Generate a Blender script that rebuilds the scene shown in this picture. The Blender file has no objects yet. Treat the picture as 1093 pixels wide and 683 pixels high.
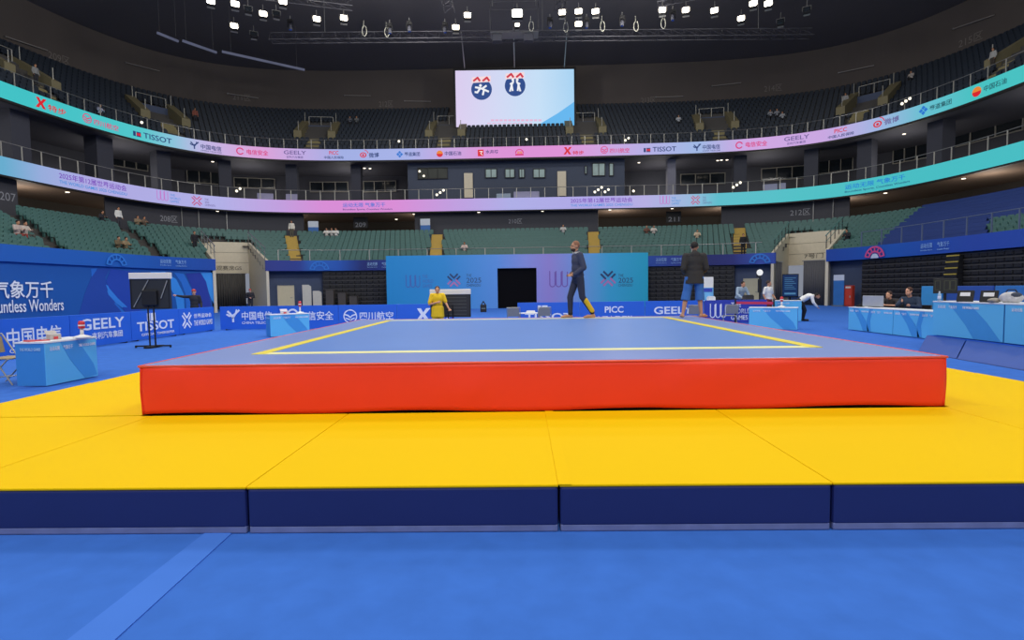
import bpy, bmesh, math, random
from mathutils import Vector, Matrix
import numpy as np
random.seed(7)
SC = bpy.context.scene
COL = SC.collection
PI = math.pi

# ------------------------------------------------------------------ camera
FPX, PCX, PCY = 580.0, 546.5, 341.5
EYE = Vector((0.0, 0.0, 1.5))
PITCH, ROLL = math.atan(33.0 / 580.0), 0.013
_f = Vector((0, math.cos(PITCH), -math.sin(PITCH)))
_r0 = Vector((1, 0, 0))
_u0 = _r0.cross(_f)
_r = _r0 * math.cos(ROLL) - _u0 * math.sin(ROLL)
_u = _r0 * math.sin(ROLL) + _u0 * math.cos(ROLL)
cd = bpy.data.cameras.new('camera')
cam = bpy.data.objects.new('camera', cd)
COL.objects.link(cam)
cd.sensor_fit = 'HORIZONTAL'
cd.sensor_width = 36.0
cd.lens = 36.0 * FPX / 1093.0
cd.clip_start, cd.clip_end = 0.1, 300
m = Matrix((( _r.x, _u.x, -_f.x, EYE.x), (_r.y, _u.y, -_f.y, EYE.y), (_r.z, _u.z, -_f.z, EYE.z), (0, 0, 0, 1)))
cam.matrix_world = m
SC.camera = cam

# ------------------------------------------------------------------ view, world, lights
SC.view_settings.view_transform = 'Standard'
SC.view_settings.look = 'None'
SC.view_settings.gamma = 1.0
SC.view_settings.use_curve_mapping = False
SC.view_settings.exposure = 0.0
w = bpy.data.worlds.new('world')
SC.world = w
w.use_nodes = True
w.node_tree.nodes['Background'].inputs['Color'].default_value = (0.75, 0.82, 1.0, 1)
w.node_tree.nodes['Background'].inputs['Strength'].default_value = 0.30

def area(name, loc, target, power, size, col=(1, .97, .93), spread=120):
    l = bpy.data.lights.new(name, 'AREA')
    l.shape = 'DISK'
    l.size = size
    l.energy = power
    l.color = col
    l.spread = math.radians(spread)
    o = bpy.data.objects.new(name, l)
    COL.objects.link(o)
    o.location = loc
    d = Vector(target) - Vector(loc)
    o.rotation_euler = d.to_track_quat('-Z', 'Y').to_euler()
    return o

KEY = 0.40
for i, (x, y, z, tx, ty, tz, p) in enumerate((
        (-15, 2, 24, -2, 8, 0, 1700), (15, 2, 24, 2, 8, 0, 1300), (-15, 22, 24, -4, 12, 0, 1400), (15, 22, 24, 4, 12, 0, 1300),
        (0, -12, 22, 0, 8, 0, 2300), (0, 34, 24, 0, 20, 0, 1300), (-12, -14, 22, -8, 22, 2, 1700), (12, -14, 22, 9, 22, 2, 1700),
        (0, 14, 25, 0, 40, 2, 2100), (4, 20, 24, -25, 33, 3, 3900), (-4, 20, 24, 24, 33, 3, 1400))):  # the last two are fill lights added to brighten the side stands and mural
    area('arena_flood_and_fill', (x, y, z), (tx, ty, tz), p * KEY, 3.0)

# point lights added without fixtures to brighten the stands, roof, balcony and concourse
def lamp(name, loc, power, col=(1, .95, .88), r=.6):
    l = bpy.data.lights.new(name, 'POINT')
    l.energy, l.color, l.shadow_soft_size = power, col, r
    o = bpy.data.objects.new(name, l)
    COL.objects.link(o)
    o.location = loc
for p in ((-20, 34, 22), (20, 34, 22), (-9, 46, 23), (10, 46, 23), (-22, 18, 22), (22, 18, 22)):
    lamp('rig_spill_fill', p, 2200, r=1.)
for p in ((-39.8, 26), (-39.8, 38), (-37.5, 53), (-29.5, 62), (-19, 64.8), (17.5, 64), (28, 61), (37, 52), (40, 40), (40, 26)):
    lamp('balcony_fill_light', (p[0], p[1], 13.0), 260, r=1.5)
for p in ((-36, 28), (-36, 40), (-33, 51), (-24, 56.5), (-9, 57.2), (11, 57), (22, 56), (31, 51), (35, 40), (35, 28)):
    lamp('concourse_fill_light', (p[0], p[1], 8.2), 190, (1, .9, .8), 1.2)

# ------------------------------------------------------------------ materials
def lin(h):
    h = h.lstrip('#')
    c = [int(h[i:i + 2], 16) / 255 for i in (0, 2, 4)]
    return tuple(((x + .055) / 1.055) ** 2.4 if x > .04045 else x / 12.92 for x in c) + (1,)

MATS = {}
def mat(name, hexcol, rough=.6, metal=0., emis=0., var=.08, scale=6., bump=0., spec=.5, alpha=1.):
    """procedural material: a colour with a little noise in it"""
    if name in MATS:
        return MATS[name]
    mm = bpy.data.materials.new(name)
    mm.use_nodes = True
    nt = mm.node_tree
    b = nt.nodes['Principled BSDF']
    c = lin(hexcol)
    b.inputs['Roughness'].default_value = rough
    b.inputs['Metallic'].default_value = metal
    b.inputs['Specular IOR Level'].default_value = spec
    tc = nt.nodes.new('ShaderNodeTexCoord')
    nz = nt.nodes.new('ShaderNodeTexNoise')
    nz.inputs['Scale'].default_value = scale
    nz.inputs['Detail'].default_value = 3
    nt.links.new(tc.outputs['Object'], nz.inputs['Vector'])
    mx = nt.nodes.new('ShaderNodeMix')
    mx.data_type = 'RGBA'
    mx.inputs[6].default_value = tuple(x * (1 - var) for x in c[:3]) + (1,)
    mx.inputs[7].default_value = tuple(min(1, x * (1 + var)) for x in c[:3]) + (1,)
    nt.links.new(nz.outputs['Fac'], mx.inputs[0])
    nt.links.new(mx.outputs[2], b.inputs['Base Color'])
    if bump:
        bp = nt.nodes.new('ShaderNodeBump')
        bp.inputs['Strength'].default_value = bump
        bp.inputs['Distance'].default_value = .02
        nt.links.new(nz.outputs['Fac'], bp.inputs['Height'])
        nt.links.new(bp.outputs['Normal'], b.inputs['Normal'])
    if emis:
        b.inputs['Base Color'].default_value = (0, 0, 0, 1)
        for l in list(b.inputs['Base Color'].links):
            nt.links.remove(l)
        b.inputs['Emission Strength'].default_value = emis
        nt.links.new(mx.outputs[2], b.inputs['Emission Color'])
    if alpha < 1:
        b.inputs['Alpha'].default_value = alpha
    MATS[name] = mm
    return mm

def ramp_mat(name, stops, emis=1.0, coord='UV', axis='X', rough=.5, base=False, lo=0., hi=1.):
    """a printed or lit gradient along one axis of the surface"""
    mm = bpy.data.materials.new(name)
    mm.use_nodes = True
    nt = mm.node_tree
    b = nt.nodes['Principled BSDF']
    b.inputs['Roughness'].default_value = rough
    tc = nt.nodes.new('ShaderNodeTexCoord')
    sp = nt.nodes.new('ShaderNodeSeparateXYZ')
    nt.links.new(tc.outputs[coord], sp.inputs[0])
    mr = nt.nodes.new('ShaderNodeMapRange')
    mr.inputs['From Min'].default_value = lo
    mr.inputs['From Max'].default_value = hi
    nt.links.new(sp.outputs[axis], mr.inputs['Value'])
    rp = nt.nodes.new('ShaderNodeValToRGB')
    e = rp.color_ramp.elements
    e[0].position, e[0].color = stops[0][0], lin(stops[0][1])
    e[1].position, e[1].color = stops[-1][0], lin(stops[-1][1])
    for p, c in stops[1:-1]:
        k = e.new(p)
        k.color = lin(c)
    nt.links.new(mr.outputs[0], rp.inputs['Fac'])
    if base:
        nt.links.new(rp.outputs['Color'], b.inputs['Base Color'])
    else:
        b.inputs['Base Color'].default_value = (0, 0, 0, 1)
        b.inputs['Emission Strength'].default_value = emis
        nt.links.new(rp.outputs['Color'], b.inputs['Emission Color'])
    MATS[name] = mm
    return mm

# ------------------------------------------------------------------ mesh helpers
class MB:
    def __init__(s):
        s.v, s.f, s.mi = [], [], []
    def add(s, vs, fs, mi=0):
        n = len(s.v)
        s.v += [tuple(p) for p in vs]
        s.f += [tuple(i + n for i in f) for f in fs]
        s.mi += [mi] * len(fs)
        return s
    def hexa(s, p, mi=0):          # 8 points: bottom ring, top ring
        return s.add(p, [(3, 2, 1, 0), (4, 5, 6, 7), (0, 1, 5, 4), (1, 2, 6, 5), (2, 3, 7, 6), (3, 0, 4, 7)], mi)
    def bx(s, x0, x1, y0, y1, z0, z1, mi=0):
        return s.hexa([(x0, y0, z0), (x1, y0, z0), (x1, y1, z0), (x0, y1, z0), (x0, y0, z1), (x1, y0, z1), (x1, y1, z1), (x0, y1, z1)], mi)
    def box(s, c, d, rz=0., mi=0):
        ca, sa = math.cos(rz), math.sin(rz)
        P = []
        for z in (-1, 1):
            for x, y in ((-1, -1), (1, -1), (1, 1), (-1, 1)):
                X, Y = x * d[0] / 2, y * d[1] / 2
                P.append((c[0] + ca * X - sa * Y, c[1] + sa * X + ca * Y, c[2] + z * d[2] / 2))
        return s.hexa(P, mi)
    def tube(s, p, q, r, n=8, r2=None, mi=0):
        p, q = Vector(p), Vector(q)
        r2 = r if r2 is None else r2
        d = (q - p)
        if d.length < 1e-6:
            return s
        d.normalize()
        a = d.orthogonal().normalized()
        b = d.cross(a)
        vs = []
        for c, rr in ((p, r), (q, r2)):
            for k in range(n):
                t = 2 * PI * k / n
                vs.append(c + (a * math.cos(t) + b * math.sin(t)) * rr)
        fs = [(k, (k + 1) % n, n + (k + 1) % n, n + k) for k in range(n)]
        fs += [tuple(range(n - 1, -1, -1)), tuple(range(n, 2 * n))]
        return s.add(vs, fs, mi)
    def path(s, pts, r, n=6, mi=0):
        for a, b in zip(pts[:-1], pts[1:]):
            s.tube(a, b, r, n, mi=mi)
        return s
    def lathe(s, prof, c=(0, 0, 0), n=16, mi=0):
        vs, fs = [], []
        for r, z in prof:
            for k in range(n):
                t = 2 * PI * k / n
                vs.append((c[0] + r * math.cos(t), c[1] + r * math.sin(t), c[2] + z))
        m_ = len(prof)
        for i in range(m_ - 1):
            for k in range(n):
                fs.append((i * n + k, i * n + (k + 1) % n, (i + 1) * n + (k + 1) % n, (i + 1) * n + k))
        fs += [tuple(range(n - 1, -1, -1)), tuple(range((m_ - 1) * n, m_ * n))]
        return s.add(vs, fs, mi)
    def ell(s, c, r, n=12, m_=8, mi=0, rot=None):
        vs = []
        fs = []
        R = rot or Matrix.Identity(3)
        for i in range(m_ + 1):
            ph = PI * i / m_
            for k in range(n):
                t = 2 * PI * k / n
                p = R @ Vector((r[0] * math.sin(ph) * math.cos(t), r[1] * math.sin(ph) * math.sin(t), -r[2] * math.cos(ph)))
                vs.append((c[0] + p.x, c[1] + p.y, c[2] + p.z))
        for i in range(m_):
            for k in range(n):
                fs.append((i * n + k, i * n + (k + 1) % n, (i + 1) * n + (k + 1) % n, (i + 1) * n + k))
        return s.add(vs, fs, mi)
    def prism(s, fr, pts, t0=0., t1=.004, mi=0):   # polygon in a frame, extruded along its normal
        n = len(pts)
        vs = [fr.p(x, y, t0) for x, y in pts] + [fr.p(x, y, t1) for x, y in pts]
        ar = sum(pts[i][0] * pts[(i + 1) % n][1] - pts[(i + 1) % n][0] * pts[i][1] for i in range(n))
        fs = [tuple(range(n - 1, -1, -1)), tuple(range(n, 2 * n))] + [(i, (i + 1) % n, n + (i + 1) % n, n + i) for i in range(n)]
        if ar < 0:
            fs = [tuple(reversed(f)) for f in fs]
        return s.add(vs, fs, mi)
    def pan(s, fr, x0, x1, y0, y1, t0=0., t1=.004, mi=0):
        return s.prism(fr, [(x0, y0), (x1, y0), (x1, y1), (x0, y1)], t0, t1, mi)
    def ring(s, fr, cx, cy, r0, r1, a0=0., a1=360., n=24, t0=0., t1=.004, sy=1., mi=0):
        A = [math.radians(a0 + (a1 - a0) * k / n) for k in range(n + 1)]
        for p, q in zip(A[:-1], A[1:]):
            s.prism(fr, [(cx + r0 * math.cos(p), cy + sy * r0 * math.sin(p)), (cx + r1 * math.cos(p), cy + sy * r1 * math.sin(p)),
                         (cx + r1 * math.cos(q), cy + sy * r1 * math.sin(q)), (cx + r0 * math.cos(q), cy + sy * r0 * math.sin(q))], t0, t1, mi)
        return s
    def disc(s, fr, cx, cy, r, n=24, t0=0., t1=.004, sy=1., mi=0):
        return s.prism(fr, [(cx + r * math.cos(2 * PI * k / n), cy + sy * r * math.sin(2 * PI * k / n)) for k in range(n)], t0, t1, mi)
    def stroke(s, fr, pts, w_, t0=0., t1=.004, mi=0):   # polyline of a given width in a frame
        s.k = getattr(s, 'k', 0)
        for (x0, y0), (x1, y1) in zip(pts[:-1], pts[1:]):
            s.k += 1
            t1 = t1 + .0006 * (s.k % 7)
            L = math.hypot(x1 - x0, y1 - y0) or 1e-6
            nx, ny = -(y1 - y0) / L * w_ / 2, (x1 - x0) / L * w_ / 2
            ex, ey = (x1 - x0) / L * w_ * .3, (y1 - y0) / L * w_ * .3
            s.prism(fr, [(x0 + nx - ex, y0 + ny - ey), (x0 - nx - ex, y0 - ny - ey), (x1 - nx + ex, y1 - ny + ey), (x1 + nx + ex, y1 + ny + ey)], t0, t1, mi)
        return s

class Fr:
    """a flat frame: origin o, u to the right, v up, n towards the viewer"""
    def __init__(s, o, u, v=(0, 0, 1)):
        s.o, s.u, s.v = Vector(o), Vector(u).normalized(), Vector(v).normalized()
        s.n = s.u.cross(s.v).normalized()
    def p(s, x, y, t=0.):
        return s.o + s.u * x + s.v * y + s.n * t
    def mat4(s, x, y, t):
        o = s.p(x, y, t)
        return Matrix(((s.u.x, s.v.x, s.n.x, o.x), (s.u.y, s.v.y, s.n.y, o.y), (s.u.z, s.v.z, s.n.z, o.z), (0, 0, 0, 1)))

def put(o, label=None, cat=None, group=None, kind=None):
    if label: o['label'] = label
    if cat: o['category'] = cat
    if group: o['group'] = group
    if kind: o['kind'] = kind
    return o

def thing(name, label, cat, loc=(0, 0, 0), rz=0., group=None):
    o = bpy.data.objects.new(name, None)
    COL.objects.link(o)
    o.empty_display_size = .2
    o.location = loc
    o.rotation_euler = (0, 0, rz)
    return put(o, label, cat, group)

def pmat(o):
    return o.matrix_basis if o.parent is None else pmat(o.parent) @ o.matrix_parent_inverse @ o.matrix_basis

def obj(name, mb, mats, parent=None, world=False, bevel=0., smooth=False, seg=2):
    me = bpy.data.meshes.new(name)
    vs = mb.v
    if world and parent is not None:
        inv = pmat(parent).inverted()
        vs = [tuple(inv @ Vector(p)) for p in vs]
    me.from_pydata(vs, [], mb.f)
    for k in (mats if isinstance(mats, (list, tuple)) else [mats]):
        me.materials.append(k)
    if any(mb.mi):
        me.polygons.foreach_set('material_index', mb.mi)
    if smooth:
        me.polygons.foreach_set('use_smooth', [True] * len(me.polygons))
    me.update()
    o = bpy.data.objects.new(name, me)
    COL.objects.link(o)
    if parent is not None:
        o.parent = parent
    if bevel:
        b = o.modifiers.new('bevel', 'BEVEL')
        b.width, b.segments, b.limit_method = bevel, seg, 'ANGLE'
        b.harden_normals = False
    return o

def struct(name, mb, mats, parent=None, **k):
    o = obj(name, mb, mats, parent, **k)
    if parent is None:
        o['kind'] = 'structure'
    return o

TXT = {}
def text(body, fr, x, y, w_, h_, m_, parent, off=.006, ext=.004, bold=.0, name='lettering'):
    """lettering fitted into a box of the frame"""
    key = (body, round(bold, 3))
    if key not in TXT:
        c = bpy.data.curves.new('t', 'FONT')
        c.body = body
        c.offset = bold
        c.extrude = .5
        c.resolution_u = 3
        o = bpy.data.objects.new('t', c)
        COL.objects.link(o)
        dg = bpy.context.evaluated_depsgraph_get()
        me = bpy.data.meshes.new_from_object(o.evaluated_get(dg))
        V = np.zeros(len(me.vertices) * 3)
        me.vertices.foreach_get('co', V)
        V = V.reshape(-1, 3)
        F = [tuple(p.vertices) for p in me.polygons]
        bpy.data.objects.remove(o)
        bpy.data.curves.remove(c)
        bpy.data.meshes.remove(me)
        lo, hi = V.min(0), V.max(0)
        V[:, :2] = (V[:, :2] - lo[:2]) / (hi[:2] - lo[:2])
        V[:, 2] = (V[:, 2] > 0)
        TXT[key] = (V, F)
    V, F = TXT[key]
    mb = MB()
    mb.add([fr.p(x + a * w_, y + b * h_, off + c * ext) for a, b, c in V], F)
    return obj(name, mb, m_, parent, world=True)

def copy_tree(o, parent=None):
    c = o.copy()
    COL.objects.link(c)
    if parent is not None:
        c.parent = parent
    for ch in list(o.children):
        copy_tree(ch, c)
    return c

def sight(px, py):
    """direction of sight through a photo pixel (1093 x 683)"""
    return _f + _r * ((px - PCX) / FPX) - _u * ((py - PCY) / FPX)
def at_y(px, py, Y):
    d = sight(px, py)
    return EYE + d * ((Y - EYE.y) / d.y)
def at_z(px, py, Z):
    d = sight(px, py)
    return EYE + d * ((Z - EYE.z) / d.z)
def at_x(px, py, X):
    d = sight(px, py)
    return EYE + d * ((X - EYE.x) / d.x)
# ------------------------------------------------------------------ materials of the hall
M_CARPET = mat('blue_carpet', '#3a6cc2', rough=.95, var=.16, scale=5.0, bump=.15, spec=.15)
M_CONC = mat('grey_concrete', '#4a4846', rough=.8)
M_NAVYW = mat('navy_wall_panel', '#44506a', rough=.7)
M_DARKW = mat('dark_wall', '#44454e', rough=.8)
M_BROWNW = mat('brown_grey_wall', '#564f4b', rough=.9, scale=.4)
M_ROOF = mat('black_roof', '#5a585e', rough=.95)
M_SOFF = mat('beige_soffit', '#8a7666', rough=.8)
M_SOFF2 = mat('grey_soffit', '#50505a', rough=.8)
M_BEIGE = mat('beige_plaster', '#d6ccb4', rough=.75)
M_OLIVE = mat('olive_paint', '#7e7658', rough=.8)
M_STEP = mat('ochre_stair', '#b89c50', rough=.8)
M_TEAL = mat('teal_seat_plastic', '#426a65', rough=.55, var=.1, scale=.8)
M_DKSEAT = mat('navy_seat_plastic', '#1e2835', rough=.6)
M_METAL = mat('grey_metal', '#8e8e8c', rough=.4, metal=.6)
M_STEEL = mat('pale_steel', '#a8a69c', rough=.45, metal=.3)
M_BLACK = mat('black_paint', '#141416', rough=.6)
M_BLACKF = mat('black_fabric', '#0d0d10', rough=.95, spec=.1)
M_SIGN = mat('grey_sign_lettering', '#8d8f96', rough=.6)
M_WHITE = mat('white_plastic', '#e8e8e6', rough=.5, var=.03)
M_GLASSD = mat('dark_window_glass', '#1c2228', rough=.12, spec=.8)
M_LAMP = mat('lit_lamp_lens', '#fff2dc', emis=14., var=.0)
M_DOWN = mat('lit_downlight_lens', '#fff0d8', emis=3., var=.0)
M_LITWIN = mat('lit_window_glass', '#9fb4b4', emis=.55, var=.5, scale=1.2)
M_BLUEC = mat('royal_blue_cloth', '#1f3774', rough=.9, var=.12, scale=.7)

# ------------------------------------------------------------------ the oval of the stands
OX, OY, OROT, ON = -.55, 20.0, -.031, 5.0
_c, _s = math.cos(OROT), math.sin(OROT)
def BP(a, b, t):
    c, s = math.cos(t), math.sin(t)
    x = a * math.copysign(abs(c) ** (2 / ON), c)
    y = b * math.copysign(abs(s) ** (2 / ON), s)
    return Vector((OX + _c * x - _s * y, OY + _s * x + _c * y, 0))
_t = [PI * 1.01 - PI * 1.02 * k / 60000 for k in range(60001)]
_p = [BP(37, 40, t) for t in _t]
_keep = [i for i in range(60001) if _p[i].y > 13]
_L = [0.]
for i in range(1, len(_keep)):
    _L.append(_L[-1] + (_p[_keep[i]] - _p[_keep[i - 1]]).length)
NTH = 300
THS = []
j = 0
for k in range(NTH + 1):
    s = _L[-1] * k / NTH
    while j < len(_L) - 2 and _L[j + 1] < s:
        j += 1
    f = min(1., max(0., (s - _L[j]) / max(1e-9, _L[j + 1] - _L[j])))
    THS.append(_t[_keep[j]] + (_t[_keep[j + 1]] - _t[_keep[j]]) * f)
CUR = {}
def curve(a, b):
    if (a, b) not in CUR:
        CUR[(a, b)] = [BP(a, b, t) for t in THS]
    return CUR[(a, b)]
def at_k(a, b, px, py):
    """where the line of sight of a photo pixel crosses the oval (a, b), seen in plan: index, point, tangent"""
    d = sight(px, py)
    k = d.x / d.y
    C = curve(a, b)
    for i in range(len(C) - 1):
        g0, g1 = C[i].x - k * C[i].y, C[i + 1].x - k * C[i + 1].y
        if g0 <= 0 < g1:
            f = g0 / (g0 - g1)
            return i + f, C[i].lerp(C[i + 1], f), (C[min(i + 3, NTH)] - C[max(i - 2, 0)]).normalized()
    return (0, C[0], (C[1] - C[0]).normalized()) if k < 0 else (NTH, C[-1], (C[-1] - C[-2]).normalized())
class CFr:
    """a frame bent along the oval: x runs along the curve, y up, t towards the viewer"""
    def __init__(s, a, b, i, z):
        s.C, s.i, s.z = curve(a, b), i, z
        L = [0.]
        for p, q in zip(s.C[:-1], s.C[1:]):
            L.append(L[-1] + (q - p).length)
        s.L = L
        k = min(int(i), NTH - 1)
        s.s0 = L[k] + (L[k + 1] - L[k]) * (i - k)
    def p(s, x, y, t=0.):
        q = min(max(s.s0 + x, 0.), s.L[-1])
        lo, hi = 0, NTH
        while hi - lo > 1:
            m_ = (lo + hi) // 2
            if s.L[m_] <= q:
                lo = m_
            else:
                hi = m_
        f = (q - s.L[lo]) / (s.L[lo + 1] - s.L[lo])
        c = s.C[lo].lerp(s.C[lo + 1], f)
        u = (s.C[lo + 1] - s.C[lo]).normalized()
        return Vector((c.x + u.y * t, c.y - u.x * t, s.z + y))
def frame_k(a, b, px, py, z):
    i, p, u = at_k(a, b, px, py)
    return CFr(a, b, i, z)
def strip(mb, A, za, B, zb, i0=0, i1=NTH, skip=None, mi=0):
    """quads between two ovals; the face looks inwards or up"""
    for i in range(i0, i1):
        if skip and skip((A[i] + A[i + 1] + B[i] + B[i + 1]) / 4):
            continue
        mb.add([(A[i].x, A[i].y, za), (A[i + 1].x, A[i + 1].y, za), (B[i + 1].x, B[i + 1].y, zb), (B[i].x, B[i].y, zb)], [(0, 1, 2, 3)], mi)
    return mb
def band(mb, a, b, z0, z1, th, i0=0, i1=NTH, skip=None):
    """a wall of thickness th that follows the oval, with both faces, top and bottom"""
    A, B = curve(a, b), curve(a + th, b + th)
    strip(mb, A, z0, A, z1, i0, i1, skip)
    strip(mb, B, z1, B, z0, i0, i1, skip)
    strip(mb, A, z1, B, z1, i0, i1, skip)
    strip(mb, B, z0, A, z0, i0, i1, skip)
    for i in (i0, i1):
        mb.add([(A[i].x, A[i].y, z0), (A[i].x, A[i].y, z1), (B[i].x, B[i].y, z1), (B[i].x, B[i].y, z0)], [(0, 1, 2, 3)])
    return mb
def uv_band(name, a, b, z0, z1, material, parent=None, th=.12, i0=0, i1=NTH):
    A, B = curve(a, b), curve(a + th, b + th)
    mb = MB()
    n = i1 - i0
    for i in range(i0, i1 + 1):
        mb.v += [(A[i].x, A[i].y, z0), (A[i].x, A[i].y, z1), (B[i].x, B[i].y, z1), (B[i].x, B[i].y, z0)]
    for i in range(n):
        for q in range(4):
            r = (q + 1) % 4
            mb.f.append((4 * i + q, 4 * (i + 1) + q, 4 * (i + 1) + r, 4 * i + r))
    o = obj(name, mb, material, parent)
    uv = o.data.uv_layers.new(name='UVMap')
    for lp in o.data.loops:
        k = lp.vertex_index // 4
        uv.data[lp.index].uv = ((i0 + k) / NTH, (lp.vertex_index % 4) / 3)
    return o
def inside(poly):
    def f(p):
        r = False
        n = len(poly)
        for i in range(n):
            (x0, y0), (x1, y1) = poly[i], poly[(i + 1) % n]
            if (y0 > p.y) != (y1 > p.y) and p.x < (x1 - x0) * (p.y - y0) / (y1 - y0) + x0:
                r = not r
        return r
    return f
# the two tunnels cut into the corners of the lower stand: A, B at the front edge, D, C at the rear
def _edge(px, py):
    i, p, u = at_k(24.7, 24.9, px, py)
    return (p.x, p.y)
TUN = {'left': (_edge(230, 282), _edge(283.8, 284), (-24.0, 49.9), (-27.4, 48.4)),
       'right': (_edge(826, 276), _edge(881, 273), (27.3, 45.0), (24.5, 48.2))}
def grow(poly, f=1.0, back=0.):
    (ax, ay), (bx, by), (dx, dy), (cx, cy) = poly
    return [(ax - (cx - ax) * .35, ay - (cy - ay) * .35), (bx - (dx - bx) * .35, by - (dy - by) * .35), (dx, dy), (cx, cy)]
_tl, _tr = inside(grow(TUN['left'])), inside(grow(TUN['right']))
in_tunnel = lambda p: _tl(p) or _tr(p)
def _swell(poly, m_):
    c = (sum(p[0] for p in poly) / 4, sum(p[1] for p in poly) / 4)
    return [(p[0] + (p[0] - c[0]) * m_, p[1] + (p[1] - c[1]) * m_) for p in poly]
_sl, _sr = inside(_swell(grow(TUN['left']), .14)), inside(_swell(grow(TUN['right']), .14))
in_tun_seat = lambda p: _sl(p) or _sr(p)

# ------------------------------------------------------------------ floor, roof, walls
fl = MB()
fl.bx(-52, 52, -8, 74, -.3, 0)
struct('floor', fl, M_CARPET)

# carpet tape seam in the foreground: a strip of the same carpet laid over the joint
M_STRIP = mat('blue_carpet_strip', '#4577d0', rough=.95, var=.06, scale=4., bump=.1, spec=.15)
t_ = MB()
t_.hexa([(-1.97, .6, 0), (-1.70, .6, 0), (-1.765, 3.36, 0), (-1.935, 3.36, 0), (-1.97, .6, .006), (-1.70, .6, .006), (-1.765, 3.36, .006), (-1.935, 3.36, .006)])
put(struct('carpet_seam_strip', t_, M_STRIP), kind='structure')

LR = [(25.2 + .76 * i, 25.5 + .87 * i, 3.4 + .33 * i) for i in range(11)]     # lower rows: oval, floor height
UR = [(37.7 + .78 * i, 40.9 + .80 * i, 16.9 + .62 * i) for i in range(12)]    # upper rows
low = MB()
strip(low, curve(24.9, 25.1), LR[0][2], curve(LR[0][0] + .38, LR[0][1] + .43), LR[0][2], skip=in_tunnel)
for i, (a, b, h) in enumerate(LR):
    A, B = curve(a - .38, b - .43), curve(a + .38, b + .44)
    strip(low, A, h, B, h, skip=in_tunnel)
    if i:
        strip(low, A, h - .33, A, h, skip=in_tunnel)
strip(low, curve(33.18, 34.64), 6.7, curve(40.2, 43.2), 6.7)
struct('floor_lower_stand', low, M_CONC)
up = MB()
for i, (a, b, h) in enumerate(UR):
    A, B = curve(a - .39, b - .40), curve(a + .39, b + .40)
    strip(up, A, h, B, h)
    strip(up, A, h - .62 if i else 15.75, A, h)
strip(up, curve(37.2, 40.4), 15.72, curve(48, 51), 15.72)
struct('floor_upper_stand', up, M_CONC)

wl = MB()
band(wl, 25.3, 25.7, 0, 3.4, .2, skip=in_tunnel)
struct('wall_under_lower_stand', wl, M_NAVYW)
wl = MB()
band(wl, 40.2, 43.2, 6.7, 9.5, .2)
struct('wall_concourse', wl, mat('concourse_wall', '#4c4640', rough=.8))
so = MB()
strip(so, curve(33.6, 35.5), 9.46, curve(40.3, 43.3), 9.46)
strip(so, curve(40.3, 43.3), 10.4, curve(33.6, 35.5), 10.4)
struct('ceiling_concourse', so, M_SOFF)
f2 = MB()
strip(f2, curve(33.75, 35.65), 10.42, curve(45.2, 48.2), 10.42)
struct('floor_balcony', f2, M_CONC)
so = MB()
strip(so, curve(37.15, 40.35), 15.7, curve(45.2, 48.2), 15.7)
struct('ceiling_balcony', so, M_SOFF2)
wl = MB()
band(wl, 45.0, 48.0, 10.4, 15.7, .2)
struct('wall_balcony', wl, M_DARKW)
wl = MB()
band(wl, 47.2, 50.4, 23.6, 29.5, .3)
struct('wall_upper', wl, M_BROWNW)
rf = MB()
C1, C2 = curve(48.5, 51.8), curve(24, 22)
strip(rf, C1, 29.4, C2, 32.5)
strip(rf, C2, 32.9, C1, 29.8)
struct('ceiling', rf, M_ROOF)

# front wall panels of the concourse behind the top row (dark), with section numbers
def px_i(a, b, px, py):
    return int(round(at_k(a, b, px, py)[0]))
n = 0
for x0, x1 in ((-60, 17), (112, 252), (256, 322), (443, 640), (772, 905)):
    n += 1
    i0, i1 = px_i(34.3, 36.3, x0, 235), px_i(34.3, 36.3, x1, 235)
    wl = MB()
    band(wl, 34.3, 36.3, 6.7, 9.45, .15, i0, i1)
    o = struct('wall_section_panel_%d' % n, wl, mat('dark_section_panel', '#3d3e46', rough=.75))
    for s, px, py, wid, hei in (('207', 8, 210, 1.1, .55), ('208区', 180, 233.5, 1.5, .6), ('210区', 550, 236, 1.4, .5), ('212区', 854, 226.5, 1.7, .6)):
        if x0 < px < x1:
            fr = frame_k(34.3, 36.3, px, py, EYE.z + 36)
            i, p, u = at_k(34.3, 36.3, px, py)
            d = sight(px, py)
            z = EYE.z + d.z * (p.y / d.y)
            text(s, CFr(34.3, 36.3, i, z), -wid / 2, -hei / 2, wid, hei, M_SIGN, o, off=.02)
    for px in (194, 212, 242) if n == 2 else (868, 889) if n == 5 else ():
        i, p, u = at_k(34.2, 36.2, px, 232)
        obj('panel_joint', MB().box((p.x, p.y, 8.1), (.06, .06, 2.7), math.atan2(u.y, u.x)), M_METAL, o)
# hanging section numbers 209 and 211 on dark boxes
for s, px, py in (('209', 385, 238), ('211', 719, 232)):
    i, p, u = at_k(35.2, 37.2, px, py)
    d = sight(px, py)
    z = EYE.z + d.z * p.y / d.y
    t = thing('section_sign', 'dark hanging box sign reading %s, %s of the centre wall' % (s, 'left' if s == '209' else 'right'), 'sign', (p.x, p.y, z), math.atan2(u.y, u.x))
    obj('box', MB().bx(-.75, .75, -.1, .1, -.55, .6), M_BLACK, t, bevel=.02)
    text(s, Fr((p.x, p.y, z), u), -.55, -.42, 1.1, .45, M_SIGN, t, off=.11)
    obj('hanger', MB().tube((-.5, 0, .6), (-.5, 0, 9.46 - z), .02).tube((.5, 0, .6), (.5, 0, 9.46 - z), .02), M_METAL, t)

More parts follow.
